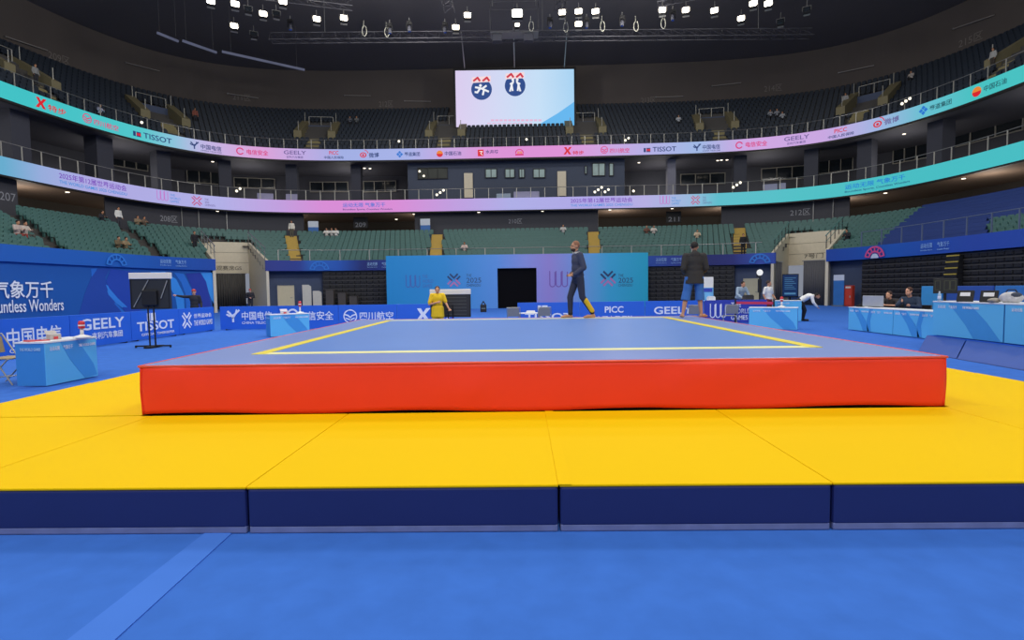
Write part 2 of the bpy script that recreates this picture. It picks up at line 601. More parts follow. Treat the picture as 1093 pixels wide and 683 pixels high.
# upper section numbers on the brown wall and the thin strips beside them
def on_oval(a, b, px, py):
    i, p, u = at_k(a, b, px, py)
    d = sight(px, py)
    return Vector((p.x, p.y, EYE.z + d.z * p.y / d.y)), u
wu = bpy.data.objects['wall_upper']
for s, px, py, wd in (('209区', 63, 62, 2.0), ('211区', 258, 104, 2.0), ('212区', 412, 111, 1.8), ('213区', 692, 107, 1.8), ('214区', 825, 94, 2.0), ('215区', 1036, 42, 2.2)):
    p, u = on_oval(47.2, 50.4, px, py)
    text(s, Fr(p, u), -wd / 2, -.4, wd, .8, mat('faint_wall_number', '#7a746e', rough=.9), wu, off=.03)
k_ = 0
for x0, y0, x1, y1 in ((5, 39, 50, 54), (134, 67, 170, 76), (243, 100, 276, 105), (368, 102, 396, 102.5), (432, 108, 460, 108.5), (700, 104, 729, 103), (760, 92, 791, 88.5), (895, 78, 933, 70), (1018, 31, 1062, 16)):
    p, u = on_oval(47.1, 50.3, x0, y0)
    q, u2 = on_oval(47.1, 50.3, x1, y1)
    nn = Fr(p, u).n * .08
    side = 'left' if x1 < 480 else 'right'
    t = thing('strip_light', 'thin unlit strip light on the brown upper wall, number %d from the left' % (k_ + 1), 'light fitting', p + nn, math.atan2(u.y, u.x), 'strip lights on the upper wall')
    obj('tube', MB().tube(p + nn, q + nn, .06), mat('dull_strip', '#8a8580', rough=.5), t, world=True)
    obj('end_bracket', MB().box((0, .02, 0), (.1, .14, .16)), M_METAL, t)
    k_ += 1

# ------------------------------------------------------------------ LED ribbons
def px_stops(a, b, st):
    out = [(0., st[0][2])]
    for px, py, c in st:
        out.append((at_k(a, b, px, py)[0] / NTH, c))
    return out + [(1., st[-1][2])]
M_LEDU = ramp_mat('led_sponsor_ribbon', px_stops(37.0, 40.2, [(30, 105, '#3cc4c8'), (150, 145, '#4cc8cc'), (185, 155, '#86c4dc'), (215, 160, '#bcb4e4'), (278, 165, '#dc9ed8'), (315, 165, '#c4a8e2'), (365, 166, '#a0aee6'), (435, 165, '#a4b0e8'), (520, 163, '#dc90d6'), (600, 162, '#de8cd6'), (690, 160, '#b4aee6'), (745, 158, '#9cb8e6'), (800, 153, '#d0a4e2'), (880, 142, '#c8a4e2'), (935, 130, '#a0b4e2'), (985, 118, '#68c2d4'), (1040, 100, '#44c4c4')]), emis=.95)
M_LEDL = ramp_mat('led_games_ribbon', px_stops(33.6, 35.5, [(5, 178, '#66b0d4'), (45, 187, '#9ab0e2'), (100, 200, '#b4aee8'), (230, 218, '#b0b0ea'), (300, 222, '#c49ee2'), (345, 222, '#dc8cda'), (420, 220, '#de8cda'), (480, 219, '#c49ce2'), (545, 217, '#aeaeea'), (625, 215, '#b0a8ea'), (690, 214, '#b8b0e8'), (735, 212, '#9cbce2'), (765, 211, '#58c0d0'), (850, 208, '#44c2c8')]), emis=.92)
led_u = thing('led_ribbon_screen', 'upper lit ribbon screen with a row of sponsor logos in teal, lilac and pink', 'screen', (0, 60, 15.8))
uv_band('display', 37.0, 40.2, 15.82, 17.02, M_LEDU, None)
bpy.data.objects['display'].parent = led_u
bpy.data.objects['display'].matrix_parent_inverse = Matrix.Translation((0, -60, -15.8))
led_l = thing('led_ribbon_screen', 'lower lit ribbon screen with the games title and slogan in lilac and teal', 'screen', (0, 55, 9.5))
o = uv_band('display', 33.6, 35.5, 9.5, 10.7, M_LEDL, None)
o.parent = led_l
o.matrix_parent_inverse = Matrix.Translation((0, -55, -9.5))
tr = MB()
band(tr, 36.95, 40.15, 15.62, 15.80, .25)
o = obj('edge_strip', tr, M_BLACK, led_u, world=True)
tr = MB()
band(tr, 33.55, 35.45, 9.36, 9.48, .25)
o = obj('edge_strip', tr, M_BLACK, led_l, world=True)

def lit(h, e=.9):
    return mat('lit_' + h.strip('#'), h, emis=e, var=0)
RED, NAVY, BLUE, PINKR, WHT, ORG = lit('#e01828'), lit('#1c3a78'), lit('#1c78d8'), lit('#e0307a'), lit('#ffffff'), lit('#f08a30')
PURP, CYAN, GREY, DTEAL = lit('#7a40c0'), lit('#2f8fe0'), lit('#6a5a98'), lit('#1d5560')
def logo_mb(kind, fr, x, y, s, t0=.02, t1=.028):
    """the marks on signs: drawn from strokes and rings in a square of side s with its lower left at x, y"""
    m_ = MB()
    P = lambda *q: [(x + a * s, y + b * s) for a, b in q]
    if kind == 'x_mark':
        m_.prism(fr, P((0, 1), (.32, 1), (.5, .66), (.74, 1), (1.08, 1), (.66, .5), (1, 0), (.66, 0), (.46, .34), (.26, 0), (-.08, 0), (.3, .5)), t0, t1)
    elif kind == 'swoosh':      # curved y-like mark
        m_.stroke(fr, P((.02, .62), (.2, .5), (.45, .52), (.72, .68), (1, .95)), s * .14, t0, t1)
        m_.stroke(fr, P((.1, .85), (.32, .62), (.5, .35), (.5, .05)), s * .15, t0, t1)
        m_.stroke(fr, P((.5, .35), (.66, .55), (.8, .98)), s * .1, t0, t1)
    elif kind == 'two_squares':
        m_.pan(fr, x, x + s * .42, y + s * .1, y + s * .9, t0, t1)
        m_.pan(fr, x + s * .55, x + s * 1.3, y + s * .1, y + s * .9, t0, t1)
    elif kind == 'ring':
        m_.ring(fr, x + s / 2, y + s / 2, s * .34, s * .5, 20, 330, 20, t0, t1)
    elif kind == 'eye':
        m_.ring(fr, x + s * .45, y + s * .42, s * .28, s * .42, 0, 360, 20, t0, t1, sy=.8)
        m_.disc(fr, x + s * .45, y + s * .4, s * .14, 12, t0, t1)
        m_.ring(fr, x + s * .55, y + s * .5, s * .52, s * .6, 10, 80, 8, t0, t1)
    elif kind == 'diamond':
        for q in (((.5, 1), (.72, .78), (.5, .56), (.28, .78)), ((.25, .73), (.47, .5), (.25, .27), (0, .5)), ((.75, .73), (1, .5), (.75, .27), (.53, .5)), ((.5, .44), (.72, .22), (.5, 0), (.28, .22))):
            m_.prism(fr, P(*q), t0, t1)
    elif kind == 'flower':
        m_.ring(fr, x + s / 2, y + s / 2, .0, s * .5, 180, 360, 14, t0, t1)
    elif kind == 'bird_disc':
        m_.ring(fr, x + s / 2, y + s / 2, s * .42, s * .5, 0, 360, 24, t0, t1)
        m_.stroke(fr, P((.14, .62), (.34, .56), (.5, .42), (.66, .56), (.86, .62)), s * .1, t0, t1)
        m_.stroke(fr, P((.2, .36), (.4, .28), (.5, .2), (.6, .28), (.8, .36)), s * .09, t0, t1)
    elif kind == 'square_f':
        m_.pan(fr, x, x + s * .9, y, y + s, t0, t1)
    elif kind == 'badge':
        m_.ring(fr, x + s * .6, y + s * .3, s * .5, s * .62, 0, 180, 14, t0, t1, sy=1.0)
        m_.pan(fr, x, x + s * 1.2, y, y + s * .22, t0, t1)
    elif kind == 'triple_loop':  # three joined loops
        for q in range(3):
            cx = x + s * (.2 + .36 * q)
            m_.stroke(fr, [(cx - .15 * s, y + s), (cx - .15 * s, y + .25 * s)], s * .06, t0, t1)
            m_.stroke(fr, [(cx + .15 * s, y + .95 * s), (cx + .15 * s, y + .25 * s)], s * .06, t0, t1)
            m_.ring(fr, cx, y + .25 * s, s * .12, s * .18, 180, 360, 10, t0, t1)
    elif kind == 'petals':       # crossed petals of the games emblem
        for q in range(4):
            a = PI / 4 + q * PI / 2
            cx, cy = x + s * (.5 + .3 * math.cos(a)), y + s * (.5 + .3 * math.sin(a))
            ux, uy = math.cos(a) * s, math.sin(a) * s
            for w2 in (-.1, .1):
                m_.stroke(fr, [(cx - .16 * ux - w2 * uy, cy - .16 * uy + w2 * ux), (cx + .2 * ux - w2 * uy, cy + .2 * uy + w2 * ux)], s * .1, t0, t1)
    return m_
def logo(kind, fr, x, y, s, m_, parent, off=.02):
    return obj('logo', logo_mb(kind, fr, x, y, s, off, off + .008), m_, parent, world=True)

Z0 = 15.82
def spot_u(px, py):
    return frame_k(36.96, 40.16, px, py, Z0)
FONT_L = 1.0
for px, py, kind, lc, ls, items in (
    (38, 106, 'x_mark', RED, .78, (('特步', .95, .22, 1.5, .5, RED),)),
    (88, 128, 'bird_disc', PINKR, .8, (('四川航空', 1.0, .25, 2.2, .5, PINKR),)),
    (142, 145, 'two_squares', NAVY, .55, (('TISSOT', .95, .28, 2.6, .5, NAVY),)),
    (203, 156, 'swoosh', NAVY, .75, (('中国电信', .95, .32, 1.9, .5, NAVY), ('CHINA TELECOM', .95, .12, 1.9, .12, NAVY))),
    (252, 161, 'ring', PINKR, .75, (('电信安全', 1.0, .3, 2.1, .55, PINKR),)),
    (303, 164, None, None, 0, (('GEELY', .0, .55, 2.3, .42, GREY), ('吉利汽车集团', .25, .15, 1.7, .25, GREY))),
    (346, 166, None, None, 0, (('PICC', .55, .6, 1.0, .4, RED), ('中国人民保险', 0, .15, 2.1, .3, NAVY))),
    (384, 166, 'eye', RED, .85, (('微博', 1.0, .25, 1.1, .55, NAVY),)),
    (423, 165, 'diamond', BLUE, .75, (('蜀道集团', .9, .35, 1.7, .45, NAVY),)),
    (466, 164, 'flower', RED, .7, (('中国石油', .9, .35, 1.8, .45, NAVY),)),
    (510, 163, 'square_f', RED, .7, (('水井坊', .85, .45, 1.4, .42, NAVY),)),
    (550, 162, 'badge', PINKR, .75, (('臻酿', .18, .26, .6, .4, ORG),)),
    (602, 161, 'x_mark', RED, .78, (('特步', .95, .15, 1.2, .42, RED),)),
    (641, 160, 'bird_disc', PINKR, .8, (('四川航空', 1.0, .25, 2.1, .5, PINKR),)),
    (687, 158, 'two_squares', NAVY, .55, (('TISSOT', .95, .28, 2.5, .5, NAVY),)),
    (740, 158, 'swoosh', NAVY, .75, (('中国电信', .95, .32, 1.8, .5, NAVY), ('CHINA TELECOM', .95, .12, 1.8, .12, NAVY))),
    (785, 155, 'ring', PINKR, .75, (('电信安全', 1.0, .3, 2.1, .55, PINKR),)),
    (837, 150, None, None, 0, (('GEELY', .0, .55, 2.3, .42, GREY), ('吉利汽车集团', .25, .15, 1.7, .25, GREY))),
    (884, 140, None, None, 0, (('PICC', .55, .6, 1.1, .4, RED), ('中国人民保险', 0, .15, 2.3, .3, NAVY))),
    (932, 131, 'eye', RED, .9, (('微博', 1.0, .3, 1.3, .55, GREY),)),
    (981, 119, 'diamond', BLUE, .8, (('蜀道集团', .95, .35, 1.9, .45, DTEAL),)),
    (1038, 101, 'flower', RED, .75, (('中国石油', .95, .35, 1.8, .45, DTEAL),)),
):
    fr = spot_u(px, py)
    if kind:
        logo(kind, fr, 0, .2, ls, lc, led_u, .03)
        if kind == 'two_squares':
            logo('two_squares', fr, .30, .32, .3, RED, led_u, .04)
        if kind == 'flower':
            obj('logo', MB().ring(fr, .5 * ls, .2 + .5 * ls, 0, ls * .5, 0, 180, 14, .03, .038), ORG, led_u, world=True)
        if kind == 'square_f':
            obj('logo', MB().stroke(fr, [(.2, .7), (.5, .7), (.32, .5), (.5, .32)], .07, .04, .048), WHT, led_u, world=True)
    for s, x, y, ww, hh, cc in items:
        text(s, fr, x, y, ww, hh, cc, led_u, off=.03, bold=.012)
def spot_l(px, py):
    return frame_k(33.56, 35.46, px, py, 9.5)
for px, py, rows in ((63, 192, (('2025年第12届世界运动会', 5.6, .55, .48, PURP), ('THE WORLD GAMES 2025 CHENGDU', 5.6, .2, .24, CYAN))),
                     (366, 222, (('运动无限 气象万千', 4.3, .5, .45, BLUE), ('Boundless Sports, Countless Wonders', 5.0, .15, .22, NAVY))),
                     (609, 216, (('2025年第12届世界运动会', 6.2, .55, .48, PURP), ('THE WORLD GAMES 2025 CHENGDU', 6.2, .2, .24, CYAN))),
                     (902, 200, (('运动无限 气象万千', 5.0, .52, .45, BLUE), ('Boundless Sports, Countless Wonders', 5.4, .18, .22, NAVY)))):
    fr = spot_l(px, py)
    for s, ww, y, hh, cc in rows:
        text(s, fr, 0, y, ww, hh, cc, led_l, off=.03, bold=.008)
for px, py in ((167, 210), (704, 214)):
    fr = spot_l(px, py)
    logo('triple_loop', fr, 0, .2, .9, lit('#c87ad0'), led_l, .03)
    text('THE\nWORLD\nGAMES', fr, 1.15, .2, .9, .75, CYAN, led_l, off=.03)
for px, py in ((204, 214), (737, 214)):
    fr = spot_l(px, py)
    logo('petals', fr, 0, .12, .95, lit('#c85a8a'), led_l, .03)
    text('THE\n2025\nCHENGDU', fr, 1.15, .2, .9, .7, GREY, led_l, off=.03)

# ------------------------------------------------------------------ balcony: columns, suites, centre wall
wl = MB()
i0, i1 = px_i(38.2, 41.4, 434, 190), px_i(38.2, 41.4, 667, 190)
band(wl, 38.2, 41.4, 10.4, 15.7, .2, i0, i1)
cw = struct('wall_balcony_centre', wl, mat('blue_grey_wall', '#414a5c', rough=.75))
for px in (500, 599.5):
    p, u = on_oval(38.1, 41.3, px, 190)
    obj('pilaster', MB().box((p.x, p.y, 13.1), (.95, .3, 2.7), math.atan2(u.y, u.x)), M_BEIGE, cw)
nwin = 0
def window(px0, px1, py0, py1, a, b, pane, frame_m, muntins=2, label=None):
    global nwin
    nwin += 1
    p, u = on_oval(a, b, (px0 + px1) / 2, py1)
    q, _ = on_oval(a, b, (px0 + px1) / 2, py0)
    e0, _ = on_oval(a, b, px0, py1)
    e1, _ = on_oval(a, b, px1, py1)
    wd, ht = (e1 - e0).length, q.z - p.z
    o = bpy.data.objects.new('window_%d' % nwin, None)
    COL.objects.link(o)
    o.location = p
    o.rotation_euler.z = math.atan2(u.y, u.x)
    o['kind'] = 'structure'
    t = .08
    m_ = MB().bx(-wd / 2, wd / 2, -.1, .05, 0, t).bx(-wd / 2, wd / 2, -.1, .05, ht - t, ht)
    for k in range(muntins + 1):
        x = -wd / 2 + (wd - t) * k / muntins
        m_.bx(x, x + t, -.1, .05, t, ht - t)
    obj('window_frame', m_, frame_m, o)
    obj('pane', MB().bx(-wd / 2 + .02, wd / 2 - .02, .0, .04, .02, ht - .02), pane, o)
    return o
M_FRAME = mat('dull_window_frame', '#6a6a66', rough=.6)
window(446, 478, 179, 191, 38.1, 41.3, mat('dim_room_glass', '#4a5048', emis=.25, var=.6, scale=.8), M_BLACK, 3)
for a_ in ((518, 530.5), (539, 549.5), (554, 560), (569, 582)):
    window(a_[0], a_[1], 180, 190, 38.1, 41.3, M_LITWIN, M_BLACK, 2)
window(632, 646, 174, 188, 38.1, 41.3, M_LITWIN, M_BLACK, 2)
window(650, 655, 174, 188, 38.1, 41.3, M_LITWIN, M_BLACK, 1)
window(624, 626.5, 177, 186, 38.1, 41.3, M_LITWIN, M_BLACK, 1)
for x0, x1, y0, y1 in ((120, 158, 168, 180), (200, 238, 182, 196), (250, 294, 190, 201), (331, 372, 194, 205), (388, 423, 193, 205), (726, 774, 185, 197), (812, 862, 178, 192), (872, 910, 168, 184), (953, 990, 156, 172), (1010, 1088, 128, 150)):
    window(x0, x1, y0, y1, 44.8, 47.8, M_GLASSD, mat('suite_frame', '#99948a', rough=.7), 3)
for px, w_ in ((16, 1.5), (107, 1.5), (172, 1.3), (240, 1.2), (312, 1.2), (381, 1.1), (716, .9), (789, 1.3), (866, 1.3), (925, 1.3), (1003, 1.4)):
    p, u = on_oval(39.0, 42.4, px, 190)
    struct('column_balcony', MB().box((p.x, p.y, 13.05), (w_, w_, 5.3), math.atan2(u.y, u.x)), mat('column_paint', '#3b3d48', rough=.8) if px != 716 else mat('column_pale', '#7a7a88', rough=.8))
# low seats / parapet row of the balcony
pb = MB()
band(pb, 37.5, 39.4, 10.4, 11.25, .25)
struct('wall_balcony_parapet', pb, mat('parapet', '#38352f', rough=.9))
p, u = on_oval(36.2, 38.2, 537.5, 207)
put(obj('blue_grey_screen_panel', MB().box((p.x, p.y, 11.0), (1.5, .12, 1.2), math.atan2(u.y, u.x)), mat('blue_grey_panel', '#8fa0b4'), bevel=.02), 'pale blue grey upright panel behind the balcony rail near the middle', 'panel')

# ------------------------------------------------------------------ railings on the two ribbons
def railing(label, a, b, z, step, i0=0, i1=NTH, h=1.0, skip=None, pm=None):
    C = curve(a, b)
    p0 = C[(i0 + i1) // 2]
    t = thing('balcony_railing', label, 'railing', (p0.x, p0.y, z))
    acc, nxt, k = 0., 0., 0
    top = MB()
    run = []
    for i in range(i0, i1):
        bad = skip and skip((C[i] + C[i + 1]) / 2)
        if bad:
            if len(run) > 1:
                top.path(run, .03, 5)
            run = []
        else:
            run.append((C[i].x, C[i].y, z + h))
        L = (C[i + 1] - C[i]).length
        if acc + L >= nxt and not bad:
            f = max(0, (nxt - acc)) / L
            q = C[i].lerp(C[i + 1], min(1, f))
            u = (C[i + 1] - C[i])
            if k < 99:
                obj('post', MB().box((q.x, q.y, z + h / 2), (.065, .05, h), math.atan2(u.y, u.x)), pm or M_STEEL, t, world=True)
            k += 1
            nxt = acc + L * f + step
        acc += L
    if len(run) > 1:
        top.path(run, .03, 5)
    obj('top_rail', top, pm or M_METAL, t, world=True)
    return t
railing('long steel railing with thin posts on top of the upper ribbon screen', 37.06, 40.26, 17.02, 1.42)
railing('long steel railing with thin posts on top of the lower ribbon screen', 33.66, 35.56, 10.7, 1.42)

# ------------------------------------------------------------------ seats
def seat_mesh(m_pan, tall=.46):
    mb = MB()
    fr = Fr((0, .18, .38), (1, 0, 0), (0, .22, 1))          # back shell, leaning
    W = .215
    out = [(-W, 0), (W, 0), (W, tall - .08), (W - .08, tall), (-W + .08, tall), (-W, tall - .08)]
    mb.prism(fr, out, -.025, .025)
    fr2 = Fr((0, .06, .36), (1, 0, 0), (0, .12, 1))         # pan, folded up
    mb.prism(fr2, [(-W + .02, 0), (W - .02, 0), (W - .02, .3), (W - .07, .36), (-W + .07, .36), (-W + .02, .3)], -.02, .03)
    mb.bx(-.05, .05, .1, .2, 0, .4)                         # pedestal
    return mb
def row_points(a, b, step):
    C = curve(a, b)
    out, acc, nxt = [], 0., .2
    for i in range(NTH):
        L = (C[i + 1] - C[i]).length
        while acc + L >= nxt:
            q = C[i].lerp(C[i + 1], (nxt - acc) / L)
            u = (C[min(i + 2, NTH)] - C[max(i - 1, 0)]).normalized()
            out.append((q, u))
            nxt += step
        acc += L
    return out
def proj(p):
    d = Vector(p) - EYE
    z = d.dot(_f)
    return (PCX + FPX * d.dot(_r) / z, PCY - FPX * d.dot(_u) / z) if z > .1 else (-9999, -9999)
def near_line(p, a, b, w_):
    dx, dy = b[0] - a[0], b[1] - a[1]
    L = math.hypot(dx, dy)
    return abs((p.x - a[0]) * dy - (p.y - a[1]) * dx) / L < w_ and -2 < ((p.x - a[0]) * dx + (p.y - a[1]) * dy) / L < L + 4
AISLES = [((-23.78, 30.14), (-33.6, 36.2)), ((-23.2, 37.5), (-32.2, 45.0)), ((-18.0, 45.6), (-22.6, 56.0)), ((-6.4, 45.9), (-7.4, 55.2)), ((7.0, 45.3), (8.2, 54.6)), ((18.9, 45.0), (23.0, 55.2)), ((25.0, 34.0), (33.0, 39.0))]
UAISLES_PX = [(62, 95), (188, 135), (331, 150), (472, 150), (628, 148), (770, 143), (910, 123), (1052, 82)]
def cover_px(i):
    return 935 + 5.0 * i
seat_low = []
for i, (a, b, h) in enumerate(LR):
    for q, u in row_points(a, b, .48):
        if in_tun_seat(q) or any(near_line(q, A, B, .62) for A, B in AISLES):
            continue
        px, py = proj((q.x, q.y, h + .5))
        cov = px > cover_px(i) and not (i < 4 and px > 1052)
        if cov:
            continue
        seat_low.append((q, u, h, px, py))
UAI = []
for px, py in UAISLES_PX:
    i0_, p0, u0 = at_k(UR[0][0], UR[0][1], px, py)
    n0 = Fr(p0, u0).n
    q0 = p0 - n0 * 10
    UAI.append(((p0.x, p0.y), (q0.x, q0.y), p0, u0))
seat_up = []
SCREEN_X = (-7.6, 8.4)
for i, (a, b, h) in enumerate(UR):
    for q, u in row_points(a, b, .52):
        bad = False
        for A, B, p0, u0 in UAI:
            lat = abs((q - p0).dot(u0))
            if lat < .75 and i < 3 or lat < 2.0 and 3 <= i < 8:
                bad = True
        if i >= 7 and SCREEN_X[0] < q.x < SCREEN_X[1] and q.y > 50:
            bad = True
        if bad:
            continue
        px, py = proj((q.x, q.y, h + .6))
        seat_up.append((q, u, h, px, py))
def lay_seats(lst, mb, material, name, groups, stuff_label, many=300):
    vis = [s for s in lst if -2 < s[3] < 1095 and s[4] > 2]
    vis.sort(key=lambda s: (s[0] - EYE).length)
    first = vis[:many]
    ids = set(id(s) for s in first)
    proto = None
    for s in first:
        if proto is None:
            o = proto = obj(name, mb, material)
        else:
            o = proto.copy()
            COL.objects.link(o)
        o.location = (s[0].x, s[0].y, s[2])
        o.rotation_euler = (0, 0, math.atan2(s[1].y, s[1].x))
        g, l = groups(s)
        put(o, l, 'seat', g)
    rest = [s for s in lst if id(s) not in ids]
    V = np.array(mb.v)
    F = mb.f
    big = MB()
    nv = len(V)
    out = []
    for k, s in enumerate(rest):
        c, sn = s[1].x, s[1].y
        W = np.empty_like(V)
        W[:, 0] = s[0].x + V[:, 0] * c - V[:, 1] * sn
        W[:, 1] = s[0].y + V[:, 0] * sn + V[:, 1] * c
        W[:, 2] = s[2] + V[:, 2]
        out.append(W)
        big.f += [tuple(x + nv * k for x in f) for f in F]
    big.v = [tuple(r) for r in np.concatenate(out)]
    o = obj(name + '_rows', big, material)
    put(o, stuff_label, 'seats', kind='stuff')
sm = seat_mesh(None)
lay_seats(seat_low, sm, M_TEAL, 'tip_up_chair',
          lambda s: ('teal seats above the blue banner wall on the left', 'teal folding stadium seat in the rows above the blue banner wall on the left') if s[0].x < 0 else ('teal seats beside the blue cloth on the right', 'teal folding stadium seat in the rows beside the blue cloth on the right'),
          'rows of teal folding seats in the far lower stand')
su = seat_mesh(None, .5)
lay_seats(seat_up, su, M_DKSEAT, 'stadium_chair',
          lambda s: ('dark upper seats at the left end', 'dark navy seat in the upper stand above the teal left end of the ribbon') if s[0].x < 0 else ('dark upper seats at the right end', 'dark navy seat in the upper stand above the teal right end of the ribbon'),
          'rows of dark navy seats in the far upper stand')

# ochre stairs in the aisles of the lower stand
for k, (A, B) in enumerate(AISLES):
    if k in (0, 1, 6):
        continue
    mb = MB()
    d = Vector((B[0] - A[0], B[1] - A[1], 0))
    L = d.length
    d.normalize()
    sd = Vector((-d.y, d.x, 0))
    nst = 22
    run = L * (.84 if k in (2, 5) else .96)
    for s in range(nst):
        z1 = (3.60 if k == 5 else 3.48) + (6.9 - 3.4) * (s + 1) / nst
        p = Vector((A[0], A[1], 0)) + d * (run * (s + .5) / nst - .3)
        mb.box((p.x, p.y, (z1 + 3.0) / 2), (run / nst + .01, 1.05, z1 - 3.0), math.atan2(d.y, d.x))
    struct('floor_stair_aisle', mb, M_STEP)

# upper stand: stair mouths with olive flanks
for px_, (A, B, p0, u0) in zip(UAISLES_PX, UAI):
    fr = Fr((p0.x, p0.y, 16.9), u0)
    rz = math.atan2(u0.y, u0.x)
    mb = MB()
    for s in (-1, 1):       # flank walls rising with the rows
        w0, w1 = s * 1.45, s * 2.3
        b0, b1 = -2.2, -6.2
        P = [fr.p(x, y, t) for x, y, t in ((w0, .9, b0), (w1, .9, b0), (w1, .9, b1), (w0, .9, b1), (w0, 2.9, b0), (w1, 2.9, b0), (w1, 5.2, b1), (w0, 5.2, b1))]
        mb.hexa(P)
    o = struct('trim_stair_mouth', mb, M_OLIVE)
    mb = MB()
    P = [fr.p(x, y, t) for x, y, t in ((-1.45, 1.8, -5.6), (1.45, 1.8, -5.6), (1.45, 1.8, -6.2), (-1.45, 1.8, -6.2), (-1.45, 4.5, -5.6), (1.45, 4.5, -5.6), (1.45, 4.5, -6.2), (-1.45, 4.5, -6.2))]
    mb.hexa(P)
    obj('back_panel', mb, M_NAVYW, o)
    mb = MB()
    for s in range(6):
        t = -.2 - s * .4
        mb.hexa([fr.p(x, y, q) for x, y, q in ((-.7, 0, t), (.7, 0, t), (.7, 0, t - .4), (-.7, 0, t - .4), (-.7, .34 + .33 * s, t), (.7, .34 + .33 * s, t), (.7, .34 + .33 * s, t - .4), (-.7, .34 + .33 * s, t - .4))])
    obj('stair', mb, mat('olive_stair', '#857c56', rough=.8), o)
    mb = MB()
    for x in (-1.4, 0, 1.4):
        mb.tube(fr.p(x, 4.4, -5.9), fr.p(x, 5.6, -5.9), .05, 6)
    mb.tube(fr.p(-1.4, 5.6, -5.9), fr.p(1.4, 5.6, -5.9), .03, 6)
    for s in (-1, 1):
        mb.tube(fr.p(s * 1.8, 2.9, -2.4), fr.p(s * 1.8, 4.0, -2.4), .04, 6)
        mb.tube(fr.p(s * 1.8, 4.9, -5.6), fr.p(s * 1.8, 6.0, -5.6), .04, 6)
    obj('rail_posts', mb, M_STEEL, o)

# royal blue cloth over the rows on the right
mb = MB()
prev = None
for i, (a, b, h) in enumerate(LR):
    px0 = cover_px(i)
    i0 = px_i(a, b, px0, 240)
    i1 = px_i(a, b, 1052, 240) if i < 4 else NTH
    for (a0, b0, z0), (a1, b1, z1) in (((a - .42, b - .42, h + .42), (a - .34, b - .34, h + .50)), ((a - .34, b - .34, h + .5), (a + .10, b + .1, h + .62)), ((a + .10, b + .1, h + .62), (a + .26, b + .26, h + .92)), ((a + .26, b + .26, h + .92), (a + .38, b + .45, h + .76))):
        strip(mb, curve(a0, b0), z0, curve(a1, b1), z1, i0, i1)
    if i == 0:
        strip(mb, curve(a - .42, b - .42), h + .02, curve(a - .42, b - .42), h + .42, i0, i1)
o = obj('seat_cover_cloth', mb, M_BLUEC)
put(o, 'large royal blue cloth spread over the seat rows on the right stand', 'cloth')
s_ = o.modifiers.new('thick', 'SOLIDIFY')
s_.thickness = .02

# ------------------------------------------------------------------ fascia of the lower stand
M_FAS = ramp_mat('printed_blue_fascia', [(0, '#1f5eb2'), (.20, '#1f64be'), (.285, '#1c4aa8'), (.30, '#1e2f86'), (.335, '#223a92'), (.345, '#1f66c0'), (.365, '#1d5ab8'), (.385, '#16236c'), (.42, '#1b3f9a'), (.43, '#1d6ad0'), (.455, '#1b48a8'), (.48, '#1c3c98'), (.60, '#1c56b8'), (.64, '#22388e'), (.66, '#16236c'), (.68, '#1a2378'), (.70, '#2c50b0'), (.72, '#1c3c98'), (.80, '#1b5cba'), (.86, '#2a4fb0'), (1, '#1d55b0')], base=True)
gaps = []
for nm in ('left', 'right'):
    A, B = TUN[nm][0], TUN[nm][1]
    C = curve(24.7, 24.9)
    ia = min(range(NTH), key=lambda i: (C[i] - Vector((A[0], A[1], 0))).length)
    ib = min(range(NTH), key=lambda i: (C[i] - Vector((B[0], B[1], 0))).length)
    gaps.append((ia, ib))
runs = [(0, gaps[0][0]), (gaps[0][1], gaps[1][0]), (gaps[1][1], NTH)]
FAS = []
for (r0, r1), nm in zip(runs, ('left', 'back', 'right')):
    o = uv_band('trim_fascia_%s' % nm, 24.7, 24.9, 3.2, 4.05, M_FAS, None, .14, r0, r1)
    o['kind'] = 'structure'
    FAS.append(o)
M_FASL = mat('light_print', '#9cc4ec', rough=.6)
M_FASM = mat('mid_blue_print', '#2e7cd4', rough=.6)
for px, py, fo in ((171, 283, 0), (392, 283, 1), (700, 277, 1), (983, 264, 2)):
    fr = frame_k(24.66, 24.86, px, py, 3.2)
    text('运动无限', fr, 0, .38, .85, .28, M_FASL, FAS[fo], off=.02)
    text('气象万千', fr, 1.2, .38, .85, .28, M_FASL, FAS[fo], off=.02)
    text('Boundless Sports', fr, 0, .2, .85, .1, M_FASL, FAS[fo], off=.02)
    text('Countless Wonders', fr, 1.2, .2, .85, .1, M_FASL, FAS[fo], off=.02)
for px, py, fo, cc in ((124, 277, 0, M_FASM), (341, 284, 1, M_FASM), (811, 276, 1, M_FASM), (934, 267, 2, mat('pink_print', '#d8508a', rough=.6))):
    fr = frame_k(24.66, 24.86, px, py, 3.2)
    mb = MB()
    for r in (.45, .75):
        mb.ring(fr, 0, .02, r - .07, r + .04, 8, 172, 18, .02, .03)
    for k in range(7):
        a = PI * (k + .5) / 7
        mb.stroke(fr, [(.5 * math.cos(a), .5 * math.sin(a)), (.72 * math.cos(a), .72 * math.sin(a))], .09, .02, .03)
    obj('emblem', mb, cc, FAS[fo], world=True)
    if fo == 2:
        obj('emblem', MB().ring(fr, 0, .02, 0, .3, 0, 180, 14, .02, .03), mat('pale_print', '#c8d4e8', rough=.6), FAS[fo], world=True)
i_l = px_i(24.9, 25.1, 300, 275)
railing('low steel railing along the front of the far lower stand', 24.84, 25.04, 4.05, 2.4, gaps[0][1] + 3, gaps[1][0] - 2, .85)
railing('low steel railing in front of the blue cloth on the right', 24.84, 25.04, 4.05, 1.55, gaps[1][1] + 8, NTH, 1.0, pm=mat('dull_blue_grey_metal', '#5c6880', rough=.5))

